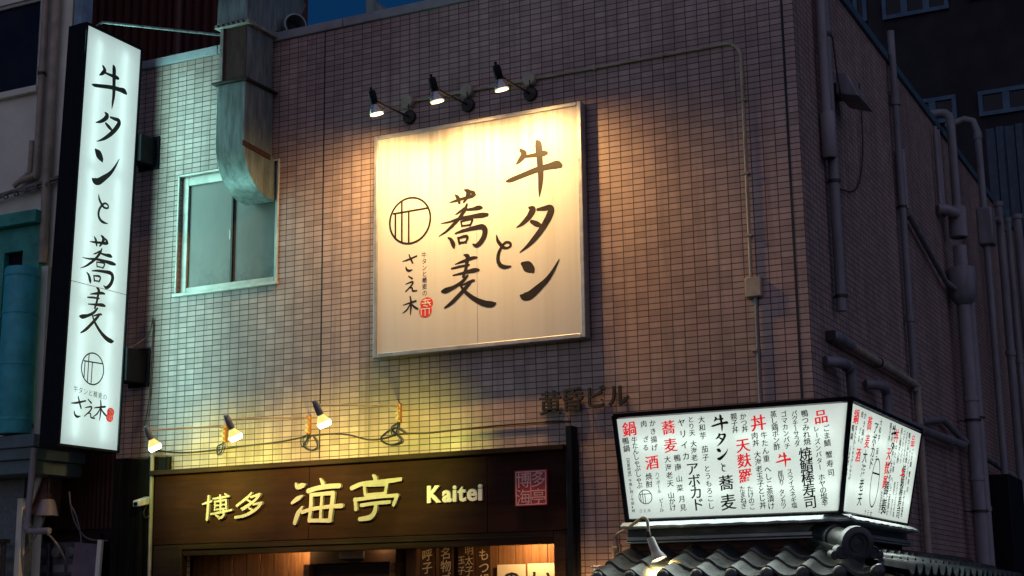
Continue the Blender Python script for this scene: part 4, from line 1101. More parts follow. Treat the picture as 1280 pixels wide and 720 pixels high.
# case: five-sided body
cv = [TLm, TRm, TFm, (-0.0, 1.84, 3.015), (0.0, 0.0, 3.015), (-1.41, 0.0, 3.015)]
cb = [BLm, BRm, BFm, (0.0, 1.775, 2.225), (0.0, 0.0, 2.225), (-1.39, 0.0, 2.225)]
m_ = MB()
inset = lambda p: (p[0]-(0.085 if p[0] > 0.1 else 0), p[1]+(0.085 if p[1] < -0.1 else 0), p[2])
m_.add([inset(p) for p in cv+cb], [(0, 1, 2, 3, 4, 5), (11, 10, 9, 8, 7, 6)] + [(i, i+6, (i+1) % 6 + 6, (i+1) % 6) for i in range(6)])
m_.build('case', surf('white inner case', (0.6, 0.6, 0.58), 0.6), q_)
m_ = MB()
for k_i, zz in ((0, 3.009), (6, 2.212)):
    ring_ = (cv+cb)[k_i:k_i+6]
    m_.prism([(p[0], p[1]) for p in ring_], lambda u, v, d: (u, v, d), zz+0.012, zz)
m_.add([TLm, BLm, (-1.39, 0, 2.225), (-1.41, 0, 3.015)], [(0, 1, 2, 3)])
m_.add([TFm, BFm, (0, 1.775, 2.225), (0, 1.84, 3.015)], [(0, 3, 2, 1)])
m_.build('cover', BLACK, q_)
def lerp(a, b_, t): return tuple(x+(y-x)*t for x, y in zip(a, b_))
def quad_slab(mb, fn, pts, d0, d1):
    mb.prism(pts, fn, d1, d0)
lf = MB(); pts = [(-1.385, -0.028), (-1.366, -SL+0.025), (0.222, -SL+0.025), (0.372, -0.028)]
lf.add([menu_front(a, b_, 0.006) for a, b_ in pts], [(0, 1, 2, 3)]); lf.build('lit_front', LIT_MENU, q_)
sd = MB()
def side_abs(y, v, d): return (0.395+v*0.1985+d*0.980, y, 3.015+v*0.980-d*0.1985)
pts = [(-0.475, -0.028), (-0.322, -SL+0.025), (1.755, -SL+0.025), (1.815, -0.028)]
sd.add([side_abs(a, b_, 0.006) for a, b_ in pts], [(0, 1, 2, 3)]); sd.build('lit_side', LIT_MENU, q_)
for v in (-0.22, -0.60):
    for u in (-1.28, -0.48):
        MB().tube([menu_front(u, v, -0.045), menu_front(u+0.72, v, -0.045)], 0.014, 8).build('tube', TUBE, q_)
    for y in (-0.25, 0.80):
        MB().tube([side_abs(y, v, -0.045), side_abs(y+0.95, v, -0.045)], 0.014, 8).build('tube', TUBE, q_)
fr = MB()
def rail(a, b_, w=0.03): fr.bar(a, b_, w, w, (0, -0.3, 1))
rail(TLm, TRm); rail(BLm, BRm); rail(TLm, BLm); rail(TRm, BRm, 0.036); rail(TRm, TFm); rail(BRm, BFm); rail(TFm, BFm, 0.02)
fr.build('frame', BLACK, q_)
def dish(fn, e):
    s, u0, v0, u1, v1, size, colr = e
    mb = MB()
    n_ = len(s)
    for k, ch in enumerate(s):
        t = k/(n_-1) if n_ > 1 else 0
        for q_i, off in enumerate((-0.014, 0.014) if colr != 1 else (-0.022, 0.0, 0.022)):      # pressed brush: each stroke drawn broad
            put_glyph(mb, ch, u0+(u1-u0)*t+off*size, -(v0+(v1-v0)*t), size*(1.0 if colr == 1 else 1.08), fn, 0.0085+q_i*0.0003, bold={0: 0.006, 1: 0.004, 2: 0.006}[colr], slant=0.10 if colr != 2 else 0.04)
    mb.build('red_heading' if colr == 1 else 'dish_name', LIT_RED if colr == 1 else INK, q_)
SIDE_SKIP = ('焼酎', 'ハイボール', 'ビール', '大海老天', '山かけ', '山菜', '月見', '鴨南', '大海老', 'とり天', 'ヤリイカ', 'とうもろこし')
for e in MENU:
    dish(menu_front, e)
    if e[0] in SIDE_SKIP: continue
    s, u0, v0, u1, v1, size, colr = e
    um = (u0+u1)/2
    dv = -0.30 if s == 'アボカド' else 0.0
    dish(menu_side, (s, um, v0+dv, um, v1+dv, size, colr))
for s, u0, v0, u1, v1, size, colr in MENU_BRUSH:
    if s in '蕎麦':
        dish(menu_front, (s, u0, v0, u0, v0, size*0.95, colr)); us = -0.37 if not colr else u0
        dish(menu_side, (s, us, v0, us, v0, size*0.95, colr))
        continue
    bw, bh = BRUSH_SIZE[s]
    k = size/max(bw, bh)*1.02
    for fn in (menu_front, menu_side):
        mb = MB(); brush(mb, BRUSH, s, u0 if fn is menu_front else (-0.37 if not colr else round(u0*2)/2), -v0, k, k, fn, 0.0085, fat=1.35); mb.build('red_heading' if colr else 'dish_name', LIT_RED if colr else INK, q_)
mb = MB(); ring_mark(mb, -1.218, -0.622, 0.052, 0.006, menu_front, 0.0085); mb.build('house_mark', INK, q_)
mb = MB()
for i, ch in enumerate('さえ木'): put_glyph(mb, ch, -1.268+i*0.034, -0.725, 0.032, menu_front, 0.0085)
mb.build('small_writing', INK, q_)
mb = MB()
for k, ch in enumerate('大海老天'): put_glyph(mb, ch, -0.98+0.005*k, -0.36-k*0.105, 0.105, menu_side, 0.0085, bold=0.012, slant=0.1)
mb.build('dish_name', INK, q_)
mb = MB(); ring(mb, -0.67, -0.53, 0.095, 0.182, 0.012, menu_side, 0.0085)
mb.stroke([(-0.755, -0.46, 0.013), (-0.585, -0.46, 0.013)], menu_side, 0.009, n=1); mb.build('house_mark', INK, q_)
mb = MB()
for i, ch in enumerate('さえ木'): put_glyph(mb, ch, -0.80+i*0.07, -0.765, 0.06, menu_side, 0.0085)
mb.build('small_writing', INK, q_)
lamp('added_menu_light', 'AREA', menu_front(-0.5, -0.40, 0.012), q_, MENU_W, (0.86, 1.0, 0.93), aim=(0, -0.98, -0.1985), shape=(1.6, 0.75))  # area lights added outside both faces, besides the tubes in the box
l2 = lamp('added_menu_light', 'AREA', side_abs(0.68, -0.40, 0.012), q_, MENU_W, (0.86, 1.0, 0.93), shape=(0.75, 2.1))
l2.rotation_euler = Vector((0.98, 0, -0.1985)).to_track_quat('-Z', 'Y').to_euler()
l2.data.size, l2.data.size_y = 2.1, 0.75

# ================================================================== TILED CANOPY ROOF UNDER THE MENU BOX
k_ = thing('tiled_canopy', (-0.2, -0.4, 1.7), 'small canopy of dark wave roof tiles wrapped round the corner under the menu box', 'canopy')
CX = 0.13
m_ = MB()
m_.box(-1.40, CX+0.02, -0.25, -0.001, 1.93, 2.19); m_.box(0.001, CX+0.02, -0.0005, 1.95, 1.93, 2.19)
m_.build('wood_band', DARKWOOD, k_)
m_ = MB()
for x0, x1 in ((-1.405, -0.9), (-0.898, -0.42), (-0.418, CX+0.04)):
    m_.box(x0, x1, -0.262, -0.251, 2.005, 2.062)
    m_.box(x0, x1, -0.258, -0.251, 1.93, 2.002)
m_.build('band_boards', wood('band boards', (0.16, 0.085, 0.045), (0.07, 0.04, 0.028), 0.5, vertical=False), k_, bevel=0.002)
def lip(mb, y0, y1, x0, x1, z0, z1):        # an L-shaped run: front then side
    mb.box(-1.41, x1, y0, y1, z0, z1)
    mb.box(x0, x1, y1+0.0005, 1.95, z0, z1)
m_ = MB(); lip(m_, -0.335, -0.2505, CX+0.021, CX+0.11, 2.063, 2.076); lip(m_, -0.325, -0.2505, CX+0.021, CX+0.10, 2.084, 2.112); m_.build('cornice', PALEMETAL, k_, bevel=0.004)
m_ = MB(); lip(m_, -0.315, -0.2505, CX+0.021, CX+0.09, 2.0765, 2.0835); lip(m_, -0.29, -0.2505, CX+0.021, CX+0.065, 2.1125, 2.175); m_.build('upper_fascia', TEALMETAL, k_, bevel=0.003)
# creased flashing right under the lit box
m_ = MB()
N = 40
vs, fs = [], []
for i in range(N+1):
    x = -1.40+(CX+0.20+1.40)*i/N
    w = 0.004*math.sin(i*2.1)+0.004*math.sin(i*0.9+1)
    vs += [(x, -0.24, 2.218), (x, -0.400, 2.218), (x, -0.458+w, 2.186+w*0.5), (x, -0.450+w, 2.170+w*0.5), (x, -0.28, 2.170)]
for i in range(N):
    for j in range(4): fs.append((5*i+j, 5*i+j+1, 5*i+6+j, 5*i+5+j))
m_.add(vs, fs)
vs, fs = [], []
for i in range(N+1):
    y = -0.455+2.28*i/N
    w = 0.004*math.sin(i*1.7)+0.003*math.sin(i*0.7+2)
    vs += [(CX, y, 2.218), (CX+0.150, y, 2.218), (CX+0.208+w, y, 2.186+w*0.5), (CX+0.200+w, y, 2.170+w*0.5), (CX+0.03, y, 2.170)]
for i in range(N):
    for j in range(4): fs.append((5*i+j, 5*i+5+j, 5*i+6+j, 5*i+j+1))
m_.add(vs, fs)
m_.build('flashing', surf('white painted flashing', (0.46, 0.50, 0.48), 0.4, 0.0, 0.3, 8, spots=((0.3, 0.3, 0.28), 2, 0.62)), k_)
# roof deck (closed) and tiles
SLP = math.tan(R(17))
ZT, YT, YE = 1.985, -0.28, -0.93
def zroof(t): return ZT - t*SLP
deck = MB()
T_ = 0.66
deck.hexa([(-1.42, YT, zroof(0)-0.10), (CX, YT, zroof(0)-0.10), (CX+T_, YT-T_, zroof(T_)-0.10), (-1.42, YT-T_, zroof(T_)-0.10), (-1.42, YT, zroof(0)-0.02), (CX, YT, zroof(0)-0.02), (CX+T_, YT-T_, zroof(T_)-0.035), (-1.42, YT-T_, zroof(T_)-0.035)])
deck.hexa([(CX, YT, zroof(0)-0.10), (CX, 4.0, zroof(0)-0.10), (CX+T_, 4.0, zroof(T_)-0.10), (CX+T_, YT-T_, zroof(T_)-0.10), (CX, YT, zroof(0)-0.02), (CX, 4.0, zroof(0)-0.02), (CX+T_, 4.0, zroof(T_)-0.035), (CX+T_, YT-T_, zroof(T_)-0.035)])
deck.build('deck', DARKWOOD, k_)
def tile_h(t):      # section across one wave tile: rolled crest at the left, broad trough to the right
    pts = [(0.0, 0.040), (0.05, 0.060), (0.13, 0.072), (0.22, 0.068), (0.34, 0.046), (0.48, 0.018), (0.62, 0.003), (0.76, 0.0), (0.88, 0.006), (1.0, 0.016), (1.08, 0.026)]
    return pts
rng = random.Random(3)
def tile_field(mb, length, n_rows, fn, clip=None, tw=0.25, exp=0.215, u_start=0.0):
    nt_ = int(length/tw)
    for r_ in range(n_rows):
        for c in range(nt_):
            u0 = u_start+c*tw
            ja, jb = rng.uniform(-0.004, 0.004), rng.uniform(-0.006, 0.006)
            t0, t1 = r_*exp-0.02, (r_+1)*exp+0.012+jb
            if clip and not clip(u0+tw*0.5, (t0+t1)/2): continue
            prof_ = tile_h(0)
            top, bot, lipv = [], [], []
            for a, h in prof_:
                u = u0+a*tw
                top.append((u, t0, h+0.002+ja)); bot.append((u, t1, h+0.026+ja)); lipv.append((u, t1-0.002, h+0.001+ja))
            m = len(prof_)
            vs = [fn(*p) for p in top+bot+lipv]
            fs = [(i, m+i, m+i+1, i+1) for i in range(m-1)] + [(m+i, 2*m+i, 2*m+i+1, m+i+1) for i in range(m-1)]
            fs += [(0, 2*m, m)]
            mb.add(vs, fs, True)
m_ = MB()
tile_field(m_, 2.75, 3, lambda u, t, h: (-1.42+u, YT-t, zroof(t)+h-0.018), clip=lambda u, t: -1.42+u < CX+t-0.02)
m_.build('front_tiles', ROOFTILE, k_)
m_ = MB()
tile_field(m_, 4.9, 3, lambda u, t, h: (CX+t, 4.0-u, zroof(t)+h-0.018), clip=lambda u, t: 4.0-u > YT-t+0.02)
m_.build('side_tiles', ROOFTILE, k_)
for c in range(9):
    x = -1.42+c*0.25+0.035
    if x < CX+T_-0.05:
        m_ = MB(); m_.lathe([(0.0, -0.02), (0.030, -0.016), (0.046, 0.0), (0.049, 0.018), (0.045, 0.06)], (x, YT-T_-0.015, zroof(T_)+0.018), (0, 1, 0.25), 14)
        m_.build('eave_end', ROOFTILE, k_)
# hip ridge
h0, h1 = Vector((0.050, -0.240, 2.062)), Vector((0.435, -0.690, 1.968))
hd = (h1-h0).normalized(); hs = Vector((hd.y, -hd.x, 0)).normalized(); hu = hs.cross(hd).normalized()
if hu.z < 0: hu, hs = -hu, -hs
m_ = MB()
M3 = Matrix((hd, hs, hu)).transposed()
Lh = (h1-h0).length
m_.obox(h0+hd*Lh*0.48-hu*0.035, (Lh*1.0, 0.175, 0.022), M3)
m_.obox(h0+hd*Lh*0.48-hu*0.009, (Lh*1.0, 0.20, 0.022), M3)
m_.obox(h0+hd*Lh*0.48-hu*0.085, (Lh*0.96, 0.13, 0.07), M3)
for i in range(11): m_.obox(h0+hd*(0.03+i*0.045)+hu*0.003, (0.006, 0.205, 0.006), M3)
m_.build('ridge_base', ROOFTILE, k_, bevel=0.004)
m_ = MB()
for a, b_ in ((-0.02, 0.27), (0.28, 0.55)):
    m_.lathe([(0.0, a), (0.078, a), (0.082, a+0.01), (0.080, b_-0.035), (0.090, b_-0.03), (0.091, b_), (0.0, b_)], h0+hu*0.03, hd, 22)
m_.build('ridge_tiles', ROOFTILE, k_)
m_ = MB()
e0 = h0+hd*(Lh-0.04)+hu*0.028
m_.lathe([(0, -0.04), (0.112, -0.04), (0.120, -0.02), (0.120, 0.035), (0.096, 0.048), (0.078, 0.048), (0.072, 0.030), (0.060, 0.028), (0.056, 0.036), (0.048, 0.036), (0.044, 0.026), (0, 0.030)], e0, hd, 28)
for s_g in (-1, 1):
    c0_ = e0+hs*s_g*0.115-hu*0.055
    m_.lathe([(0, -0.03), (0.046, -0.03), (0.048, 0.03), (0.036, 0.040), (0.030, 0.030), (0, 0.032)], c0_, hd, 16)
    m_.lathe([(0, -0.03), (0.030, -0.03), (0.031, 0.03), (0, 0.034)], e0+hs*s_g*0.165-hu*0.075, hd, 12)
m_.obox(e0-hu*0.075, (0.055, 0.20, 0.05), M3)
m_.build('end_tile', ROOFTILE, k_)

# gooseneck lamp on the tiles
l_ = thing('gooseneck_lamp', (-1.62, 0, 2.04), 'silver gooseneck lamp on the tiled wall beside the menu box, shining on the canopy tiles', 'lamp')
m_ = MB(); m_.tube(catmull([(-1.615, -0.03, 2.02), (-1.612, -0.035, 2.10), (-1.60, -0.06, 2.145), (-1.45, -0.25, 2.172), (-1.16, -0.68, 2.215), (-1.085, -0.765, 2.228), (-1.052, -0.78, 2.20), (-1.045, -0.78, 2.10)], 5), 0.0115, 10); m_.build('arm', CREAMPIPE, l_)
m_ = MB(); m_.box(-1.66, -1.64, -0.02, -0.001, 1.93, 2.08); m_.box(-1.60, -1.585, -0.02, -0.001, 1.93, 2.08); m_.box(-1.64, -1.60, -0.03, -0.001, 1.92, 1.98); m_.lathe([(0.018, -0.02), (0.018, 0.02)], (-1.62, -0.03, 2.05), (1, 0, 0), 10)
m_.cable([(-1.64, -0.025, 1.93), (-1.68, -0.02, 1.88), (-1.70, -0.015, 1.7), (-1.70, -0.012, 1.2)], 0.006)
m_.build('bracket', CREAMPIPE, l_, bevel=0.003)
hx = Vector((-1.042, -0.78, 2.10)); ax = Vector((0.40, 0.0, -1)).normalized()
m_ = MB(); m_.lathe([(0.0, -0.035), (0.016, -0.03), (0.016, 0.005), (0.012, 0.015)], hx, ax, 12); m_.lathe([(0.012, -0.015), (0.012, 0.015)], hx+Vector((0, 0, -0.005)), (1, 0, 0), 8); m_.build('knuckle', DARKMET, l_)
m_ = MB(); m_.lathe([(0, 0.018), (0.022, 0.02), (0.028, 0.028), (0.034, 0.125), (0.036, 0.13), (0.060, 0.178), (0.062, 0.186), (0.056, 0.184), (0.030, 0.13)], hx, ax, 22); m_.build('shade', surf('grey lamp shade', (0.26, 0.27, 0.29), 0.35), l_)
m_ = MB(); m_.lathe([(0.052, 0.178), (0.03, 0.186), (0, 0.190)], hx, ax, 18); m_.build('bulb_lens', LIT_SPOT, l_)
lamp('bulb', 'SPOT', hx+ax*0.205, l_, GOOSE_W, (1.0, 0.66, 0.22), 0.03, aim=(0.15, 0.35, -1), cone=R(160), blend=0.6)
l3 = thing('small_lamp', (-1.605, -0.45, 1.70), 'small silver lamp head at the bottom edge, left of the tiled canopy', 'lamp')
m_ = MB(); m_.lathe([(0.0, 0.0), (0.014, 0.0), (0.024, -0.02), (0.028, -0.12), (0.05, -0.18)], (-1.605, -0.45, 1.885), (0, 0, 1), 16); m_.build('head', SILVER, l3)
m_ = MB(); m_.tube([(-1.605, -0.45, 1.905), (-1.605, -0.45, 1.88)], 0.007); m_.tube([(-1.645, -0.45, 1.897), (-1.565, -0.45, 1.897)], 0.009); m_.tube([(-1.605, -0.45, 1.900), (-1.605, -0.001, 1.90)], 0.007); m_.build('joint', SILVER, l3)
lamp('bulb', 'SPOT', (-1.605, -0.45, 1.69), l3, 32.0, (1.0, 0.56, 0.20), 0.03, aim=(-0.1, 0.9, 0.30), cone=R(170), blend=0.6)

# ================================================================== PIPES ON THE SIDE WALL
CLIPDIR = (-1, 0, 0)
ZA = (0, 0, 1)
t = downpipe('wall_pipe', [(0.065, 0.72, 6.86), (0.065, 0.72, 3.88)], 0.042, GREYPIPE, 'grey vertical pipe nearest the building corner, stopping above the bent cream pipe', clips=((0.065, 0.72, 6.2), (0.065, 0.72, 4.95), (0.065, 0.72, 4.0)), collars=(((0.065, 0.72, 6.25), 0.05, 1.12),))
MB().tube([(0.065, 0.60, 9.2), (0.065, 0.60, 5.30)], 0.040, 12).lathe([(0.05, -0.22), (0.062, -0.20), (0.062, 0.15), (0.05, 0.17)], (0.065, 0.62, 5.34), ZA, 14).build('upper_tube', PALEPIPE, t)
t = downpipe('wall_pipe', [(0.06, 3.33, 7.15), (0.06, 3.33, 3.55)], 0.035, GREYPIPE, 'thin grey pipe rising past the parapet in the middle of the side wall', clips=((0.06, 3.33, 6.4), (0.06, 3.33, 5.35)), collars=(((0.06, 3.33, 6.45), 0.14, 1.4), ((0.06, 3.33, 4.25), 0.06, 1.3)))
MB().tube([(0.06, 3.43, 5.95), (0.06, 3.43, 5.35)], 0.04, 10).build('short_tube', PALEPIPE, t)
t = thing('bent_cream_pipe', (0.06, 3.40, 0.0), 'cream pipe sloping along the side wall from a grey elbow then dropping straight down', 'pipe')
MB().tube(catmull([(0.06, 0.95, 3.635), (0.06, 3.25, 3.62), (0.06, 3.40, 3.58), (0.06, 3.42, 3.45)], 4)+[(0.06, 3.42, 1.9)], 0.036, 12).build('tube', CREAMPIPE, t)
MB().tube([(0.0, 0.46, 3.64), (0.05, 0.50, 3.645), (0.062, 0.62, 3.645), (0.062, 0.98, 3.638)], [0.03, 0.042, 0.046, 0.043], 12).build('elbow', GREYPIPE, t)
MB().box(0.0, 0.07, 0.42, 0.47, 3.60, 3.68).build('clip', DARKMET, t)
MB().lathe([(0.038, -0.01), (0.046, -0.01), (0.046, 0.01), (0.038, 0.01)], (0.06, 1.9, 3.63), (0, 1, 0), 12).build('clip', DARKMET, t)
t = thing('grey_drain_run', (0.08, 3.0, 3.2), 'grey drain pipe with two short risers running behind the menu box top', 'pipe')
GY = GREYPIPE
MB().tube(catmull([(0.02, 0.30, 3.42), (0.10, 0.40, 3.42), (0.11, 0.62, 3.42), (0.11, 0.70, 3.40), (0.11, 0.72, 3.32)], 4)+[(0.11, 0.73, 3.22), (0.11, 0.80, 3.15), (0.11, 0.95, 3.135), (0.11, 5.35, 3.22)], 0.043, 14).build('tube', GY, t)
MB().tube(catmull([(0.02, 1.55, 3.40), (0.09, 1.62, 3.40), (0.11, 1.80, 3.40), (0.11, 1.90, 3.37), (0.11, 1.92, 3.30)], 4)+[(0.11, 1.92, 3.16)], 0.042, 14).build('riser', GY, t)
for y in (0.62, 0.95, 1.9, 3.2, 4.6):
    m_ = MB(); m_.lathe([(0.043, -0.03), (0.051, -0.028), (0.051, 0.028), (0.043, 0.03)], (0.11, y, 3.42 if y < 0.7 else 3.135+(y-0.95)*0.0193), (0, 1, 0.019), 16); m_.build('collar', GY, t)
t = downpipe('soil_pipe', [(0.16, 5.72, 4.85), (0.16, 5.72, 1.2)], 0.072, PALEPIPE, 'thick pale soil pipe with a wide grey bucket joint, far along the side wall', clips=((0.16, 5.72, 3.52), (0.16, 5.72, 2.55)), collars=(((0.16, 5.72, 3.75), 0.05, 1.15), ((0.16, 5.72, 2.9), 0.05, 1.15)))
MB().lathe([(0.07, -0.24), (0.11, -0.20), (0.145, -0.14), (0.15, 0.16), (0.14, 0.18), (0.06, 0.19)], (0.16, 5.72, 5.02), ZA, 20).build('bucket_joint', GREYPIPE, t)
MB().tube([(0.16, 5.72, 5.2), (0.16, 5.72, 5.45)], 0.075, 14).lathe([(0.08, -0.18), (0.10, -0.17), (0.10, 0.17), (0.08, 0.18)], (0.16, 5.72, 5.72), ZA, 16).tube([(0.16, 5.62, 5.8), (0.10, 5.40, 5.8), (0.02, 5.35, 5.8)], 0.06, 12).build('branch_joint', PALEPIPE, t)
MB().tube([(0.14, 5.86, 5.9), (0.14, 5.86, 6.95)]+[(0.14-0.10*(1-math.cos(R(a))), 5.86, 6.95+0.10*math.sin(R(a))) for a in (30, 60, 90)]+[(-0.15, 5.86, 7.05)], 0.05, 12).build('upper_bend', GREYPIPE, t)
downpipe('soil_pipe', [(0.14, 6.20, 5.0), (0.14, 6.20, 1.2)], 0.060, PALEPIPE, 'second pale soil pipe just beyond the one with the bucket joint', clips=((0.14, 6.2, 3.6),), collars=(((0.14, 6.2, 2.6), 0.05, 1.15),))
t = thing('small_twin_pipe', (0.05, 5.45, 5.8), 'pair of thin pale conduits side by side near the top of the side wall end', 'pipe')
MB().tube([(0.05, 5.38, 6.75), (0.05, 5.38, 5.75)], 0.022, 8).build('tube', PALEPIPE, t); MB().tube([(0.05, 5.52, 6.75), (0.05, 5.52, 5.75)], 0.026, 8).build('tube', PALEPIPE, t)
t = downpipe('vent_pipe', [(-0.1, 6.95, 7.22), (0.12, 6.95, 7.28), (0.22, 6.95, 7.24), (0.26, 6.95, 7.10), (0.26, 6.95, 1.5)], 0.042, GREYPIPE, 'tall bent vent pipe hooking over the parapet beyond the soil pipes', collars=(((0.26, 6.95, 7.05), 0.08, 1.2),))
MB().box(0.18, 0.36, 6.86, 7.06, 5.70, 6.15).build('boxed_joint', GREYPIPE, t, bevel=0.02)
for i, (y, zt, r_, lab) in enumerate(((8.2, 6.5, 0.05, 'grey vertical pipe with a cross brace beyond the vent pipe'), (8.9, 6.45, 0.04, 'thin grey pipe standing behind the braced one'), (9.8, 6.7, 0.06, 'tall far grey pipe against the blue metal block'), (10.8, 6.3, 0.05, 'farthest grey pipe at the right edge'))):
    t = downpipe('far_pipe', [(0.25, y, zt), (0.25, y, 1.0)], r_, GREYPIPE, lab, collars=(((0.25, y, zt), 0.06, 1.25), ((0.25, y, 4.6), 0.06, 1.25)))
    if i == 0: MB().tube([(0.25, 7.9, 6.25), (0.25, 8.6, 6.25)], 0.03, 8).build('brace', GREYPIPE, t)
m_ = MB(); m_.tube([(0.05, 3.6, 5.35), (0.06, 5.3, 4.98), (0.10, 5.62, 4.95)], 0.030, 10)
tag(m_.build('sloping_pipe', GREYPIPE, loc=(0.05, 4.4, 5.2)), 'dark pipe sloping down the side wall towards the bucket joint', 'pipe')
m_ = MB(); m_.tube([(0.05, 3.6, 3.30), (0.06, 4.6, 3.42), (0.08, 5.4, 3.30), (0.12, 6.5, 3.20), (0.2, 8.5, 3.05)], 0.035, 10)
tag(m_.build('low_pipe', GREYPIPE, loc=(0.05, 5, 3.3)), 'slim pipe crossing low behind the soil pipes', 'pipe')
bx = MB(); bx.box(0.002, 0.35, 6.6, 7.6, 1.2, 3.0); tag(bx.build('dark_cabinet', BLACK, loc=(0.17, 7.1, 1.2), bevel=0.01), 'dark tall cabinet on the side wall behind the soil pipes', 'cabinet')
t = thing('floodlight', (0.06, 0.98, 5.9), 'small square floodlight on the side wall beside the corner pipe', 'floodlight')
m_ = MB(); m_.hexa([(0.07, 0.93, 5.76), (0.27, 0.90, 5.70), (0.27, 1.40, 5.70), (0.07, 1.36, 5.76), (0.07, 0.95, 5.95), (0.16, 0.95, 5.95), (0.16, 1.32, 5.95), (0.07, 1.32, 5.95)]); m_.build('housing', GREYPIPE, t, bevel=0.012)
MB().box(0.0, 0.069, 1.05, 1.2, 5.78, 5.9).build('bracket', DARKMET, t)
m_ = MB(); m_.cable([(0.10, 0.95, 5.80), (0.13, 0.84, 5.72), (0.12, 0.79, 5.95), (0.11, 0.77, 6.2)], 0.008); m_.build('lead', CABLE, t)
m_ = MB(); m_.cable([(0.02, 0.75, 5.0), (0.03, 1.1, 4.98), (0.02, 1.7, 5.15), (0.02, 2.0, 5.6), (0.02, 2.02, 6.2)], 0.007)
tag(m_.build('thin_cable', CABLE, loc=(0.02, 1.5, 5.2)), 'thin dark cable curving over the side wall from the corner pipe', 'cable')

# ================================================================== LEFT END: PLANK WALL, CAMERA, GAP CLUTTER
t = thing('plank_fence', (-6.4, -0.04, 0), 'weathered black plank wall between the tall sign and the fascia', 'fence')
m_ = MB(); x = -6.67
while x < -6.03:
    w_ = rng.uniform(0.075, 0.12)
    m_.box(x, min(x+w_-0.004, -6.02), -0.035-rng.uniform(0, 0.012), 0.018, 0.12, 3.0+rng.uniform(-0.012, 0.012)); x += w_
m_.build('planks', OLDPLANK, t, bevel=0.003)
MB().box(-6.30, -6.26, -0.10, -0.05, 0.12, 2.55).build('torn_strip', OLDPLANK, t)
pl = MB(); pl.tube([(-6.185, -0.075, 3.10), (-6.14, -0.075, 0.12)], 0.018, 8)
tag(pl.build('thin_post', CREAMPIPE, loc=(-6.15, -0.07, 0.12)), 'thin pale pipe running down beside the left end of the fascia', 'pipe')
t = thing('wall_camera', (-6.22, -0.08, 2.55), 'small boxy white camera with a looped lead left of the fascia', 'camera')
m_ = MB(); m_.hexa([(-6.27, -0.22, 2.545), (-6.19, -0.22, 2.545), (-6.19, -0.06, 2.575), (-6.27, -0.06, 2.575), (-6.27, -0.22, 2.60), (-6.19, -0.22, 2.60), (-6.19, -0.06, 2.645), (-6.27, -0.06, 2.645)]); m_.build('housing', WHITEPL, t, bevel=0.008)
MB().lathe([(0.018, 0), (0.018, 0.02), (0, 0.02)], (-6.23, -0.215, 2.57), (0, -1, -0.2), 12).build('lens', BLACK, t)
m_ = MB(); m_.cable([(-6.22, -0.08, 2.57), (-6.24, -0.10, 2.50), (-6.21, -0.11, 2.45), (-6.18, -0.09, 2.48), (-6.18, -0.07, 2.56)], 0.006); m_.build('lead', CABLE, t)
wpz = thing('white_downpipe', (-7.32, -0.08, 2.38), 'pale downpipe below the tall sign turning right at its foot', 'pipe')
MB().tube(catmull([(-7.30, -0.42, 3.12), (-7.31, -0.42, 2.9), (-7.335, -0.42, 2.42), (-7.325, -0.42, 2.365), (-7.27, -0.42, 2.35), (-7.06, -0.42, 2.35)], 5), 0.030, 12).build('tube', PALEPIPE, wpz)
MB().lathe([(0.03, -0.03), (0.040, -0.028), (0.040, 0.028), (0.03, 0.03)], (-7.335, -0.42, 2.40), ZA, 12).build('collar', PALEPIPE, wpz)
for i, (x, lab) in enumerate(((-7.87, 'leftmost grey electric meter with a round glass face, low in the dark gap'), (-7.635, 'middle grey electric meter low in the dark gap'), (-7.45, 'electric meter half hidden by the faded leaning board'))):
    t = thing('electric_meter', (x, 0.36, 1.95), lab, 'meter', 'electric meters in the gap')
    MB().box(x-0.095, x+0.095, 0.34, 0.42, 1.96, 2.29).build('housing', GREYBOX, t, bevel=0.012)
    MB().lathe([(0.062, 0), (0.062, 0.05), (0.050, 0.065), (0, 0.068)], (x, 0.34, 2.19), (0, -1, 0), 20).build('glass_face', surf('meter glass', (0.16, 0.17, 0.19), 0.12), t)
    MB().box(x-0.07, x+0.07, 0.334, 0.3395, 2.0, 2.07).build('terminal_cover', GREYPIPE, t)
MB2 = MB(); MB2.box(-8.05, -7.2, 0.421, 0.45, 1.0, 2.36)
tag(MB2.build('meter_board', DARKWOOD, loc=(-7.6, 0.43, 1.0)), 'dark timber board behind the electric meters', 'board')
lb = MB(); lb.obox((-7.06, 0.05, 1.85), (0.30, 0.02, 0.80), Matrix.Rotation(R(5), 3, 'Y'))
tag(lb.build('leaning_board', PURPLEB, loc=(-7.06, 0.05, 1.45), bevel=0.003), 'faded purple grey board leaning in the dark gap', 'board')
lb = MB(); lb.obox((-6.86, 0.02, 1.90), (0.05, 0.03, 0.75), Matrix.Rotation(R(3), 3, 'Y'))
tag(lb.build('loose_batten', RENDER, loc=(-6.86, 0.02, 1.5)), 'pale loose batten beside the leaning board', 'batten')
t = thing('cone_lamp', (-7.50, 0.0, 2.60), 'grey hooded work lamp hanging under the shop canopy at the left', 'lamp')
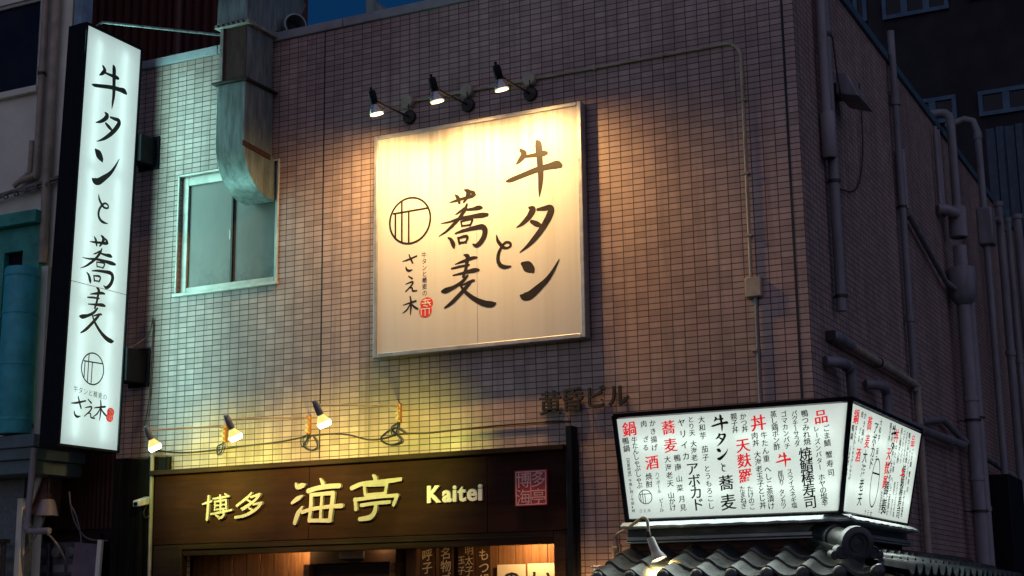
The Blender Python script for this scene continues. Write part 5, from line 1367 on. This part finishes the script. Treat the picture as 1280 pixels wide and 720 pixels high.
MB().lathe([(0.0, 0.16), (0.06, 0.155), (0.075, 0.12), (0.105, 0.0), (0.098, 0.0), (0.065, 0.12)], (-7.50, 0.0, 2.52), ZA, 20).build('hood', PALEPIPE, t)
MB().tube([(-7.50, 0.0, 2.66), (-7.49, 0.0, 2.90)], 0.012, 8).build('stem', DARKMET, t)
t = MB(); t.prism([(-0.09, 0), (-0.03, 0), (0.05, 0.22), (0.06, 0.30), (0.02, 0.31), (-0.03, 0.16)], lambda u, v, d: (-7.71+u, 0.04+d+u*0.3, 2.64+v), 0.0, 0.02)
tag(t.build('folded_cloth', WHITEPL, loc=(-7.7, 0.05, 2.64), bevel=0.004), 'scrap of pale folded cloth caught on the red panel', 'cloth')
cb_ = MB()
cb_.cable([(-7.78, 0.0, 2.60), (-7.74, -0.02, 2.48), (-7.60, -0.03, 2.40), (-7.45, -0.02, 2.34), (-7.35, 0.0, 2.24), (-7.33, 0.1, 2.1)], 0.011)
cb_.cable([(-7.52, 0.0, 2.52), (-7.56, -0.02, 2.40), (-7.66, -0.02, 2.28), (-7.76, 0.0, 2.15), (-7.80, 0.05, 1.9)], 0.009)
cb_.cable([(-7.33, 0.1, 2.75), (-7.30, 0.12, 2.55), (-7.24, 0.15, 2.40), (-7.15, 0.2, 2.30), (-7.0, 0.3, 2.28)], 0.008)
cb_.cable([(-7.30, 0.1, 2.62), (-7.22, 0.1, 2.50), (-7.20, 0.15, 2.30), (-7.24, 0.2, 2.05)], 0.007)
tag(cb_.build('tangled_cables', PALECABLE, loc=(-7.5, 0, 2.4)), 'tangle of slack cables around the electric meters', 'cable')
t = thing('copper_rack', (-8.05, -0.1, 1.95), 'rack of horizontal copper pipes at the lower left edge', 'rack')
m_ = MB()
for z in (2.26, 2.14, 2.00): m_.tube([(-8.6, -0.12, z), (-7.93, -0.12, z)], 0.022, 10)
m_.build('pipes', COPPER, t)
m_ = MB(); m_.tube([(-7.91, -0.12, 2.29), (-7.91, -0.12, 1.5)], 0.022, 10); m_.box(-7.95, -7.87, -0.16, -0.08, 2.27, 2.31); m_.build('upright', DARKMET, t)

# the helper text object only measured glyphs
bpy.data.objects.remove(_to, do_unlink=True)
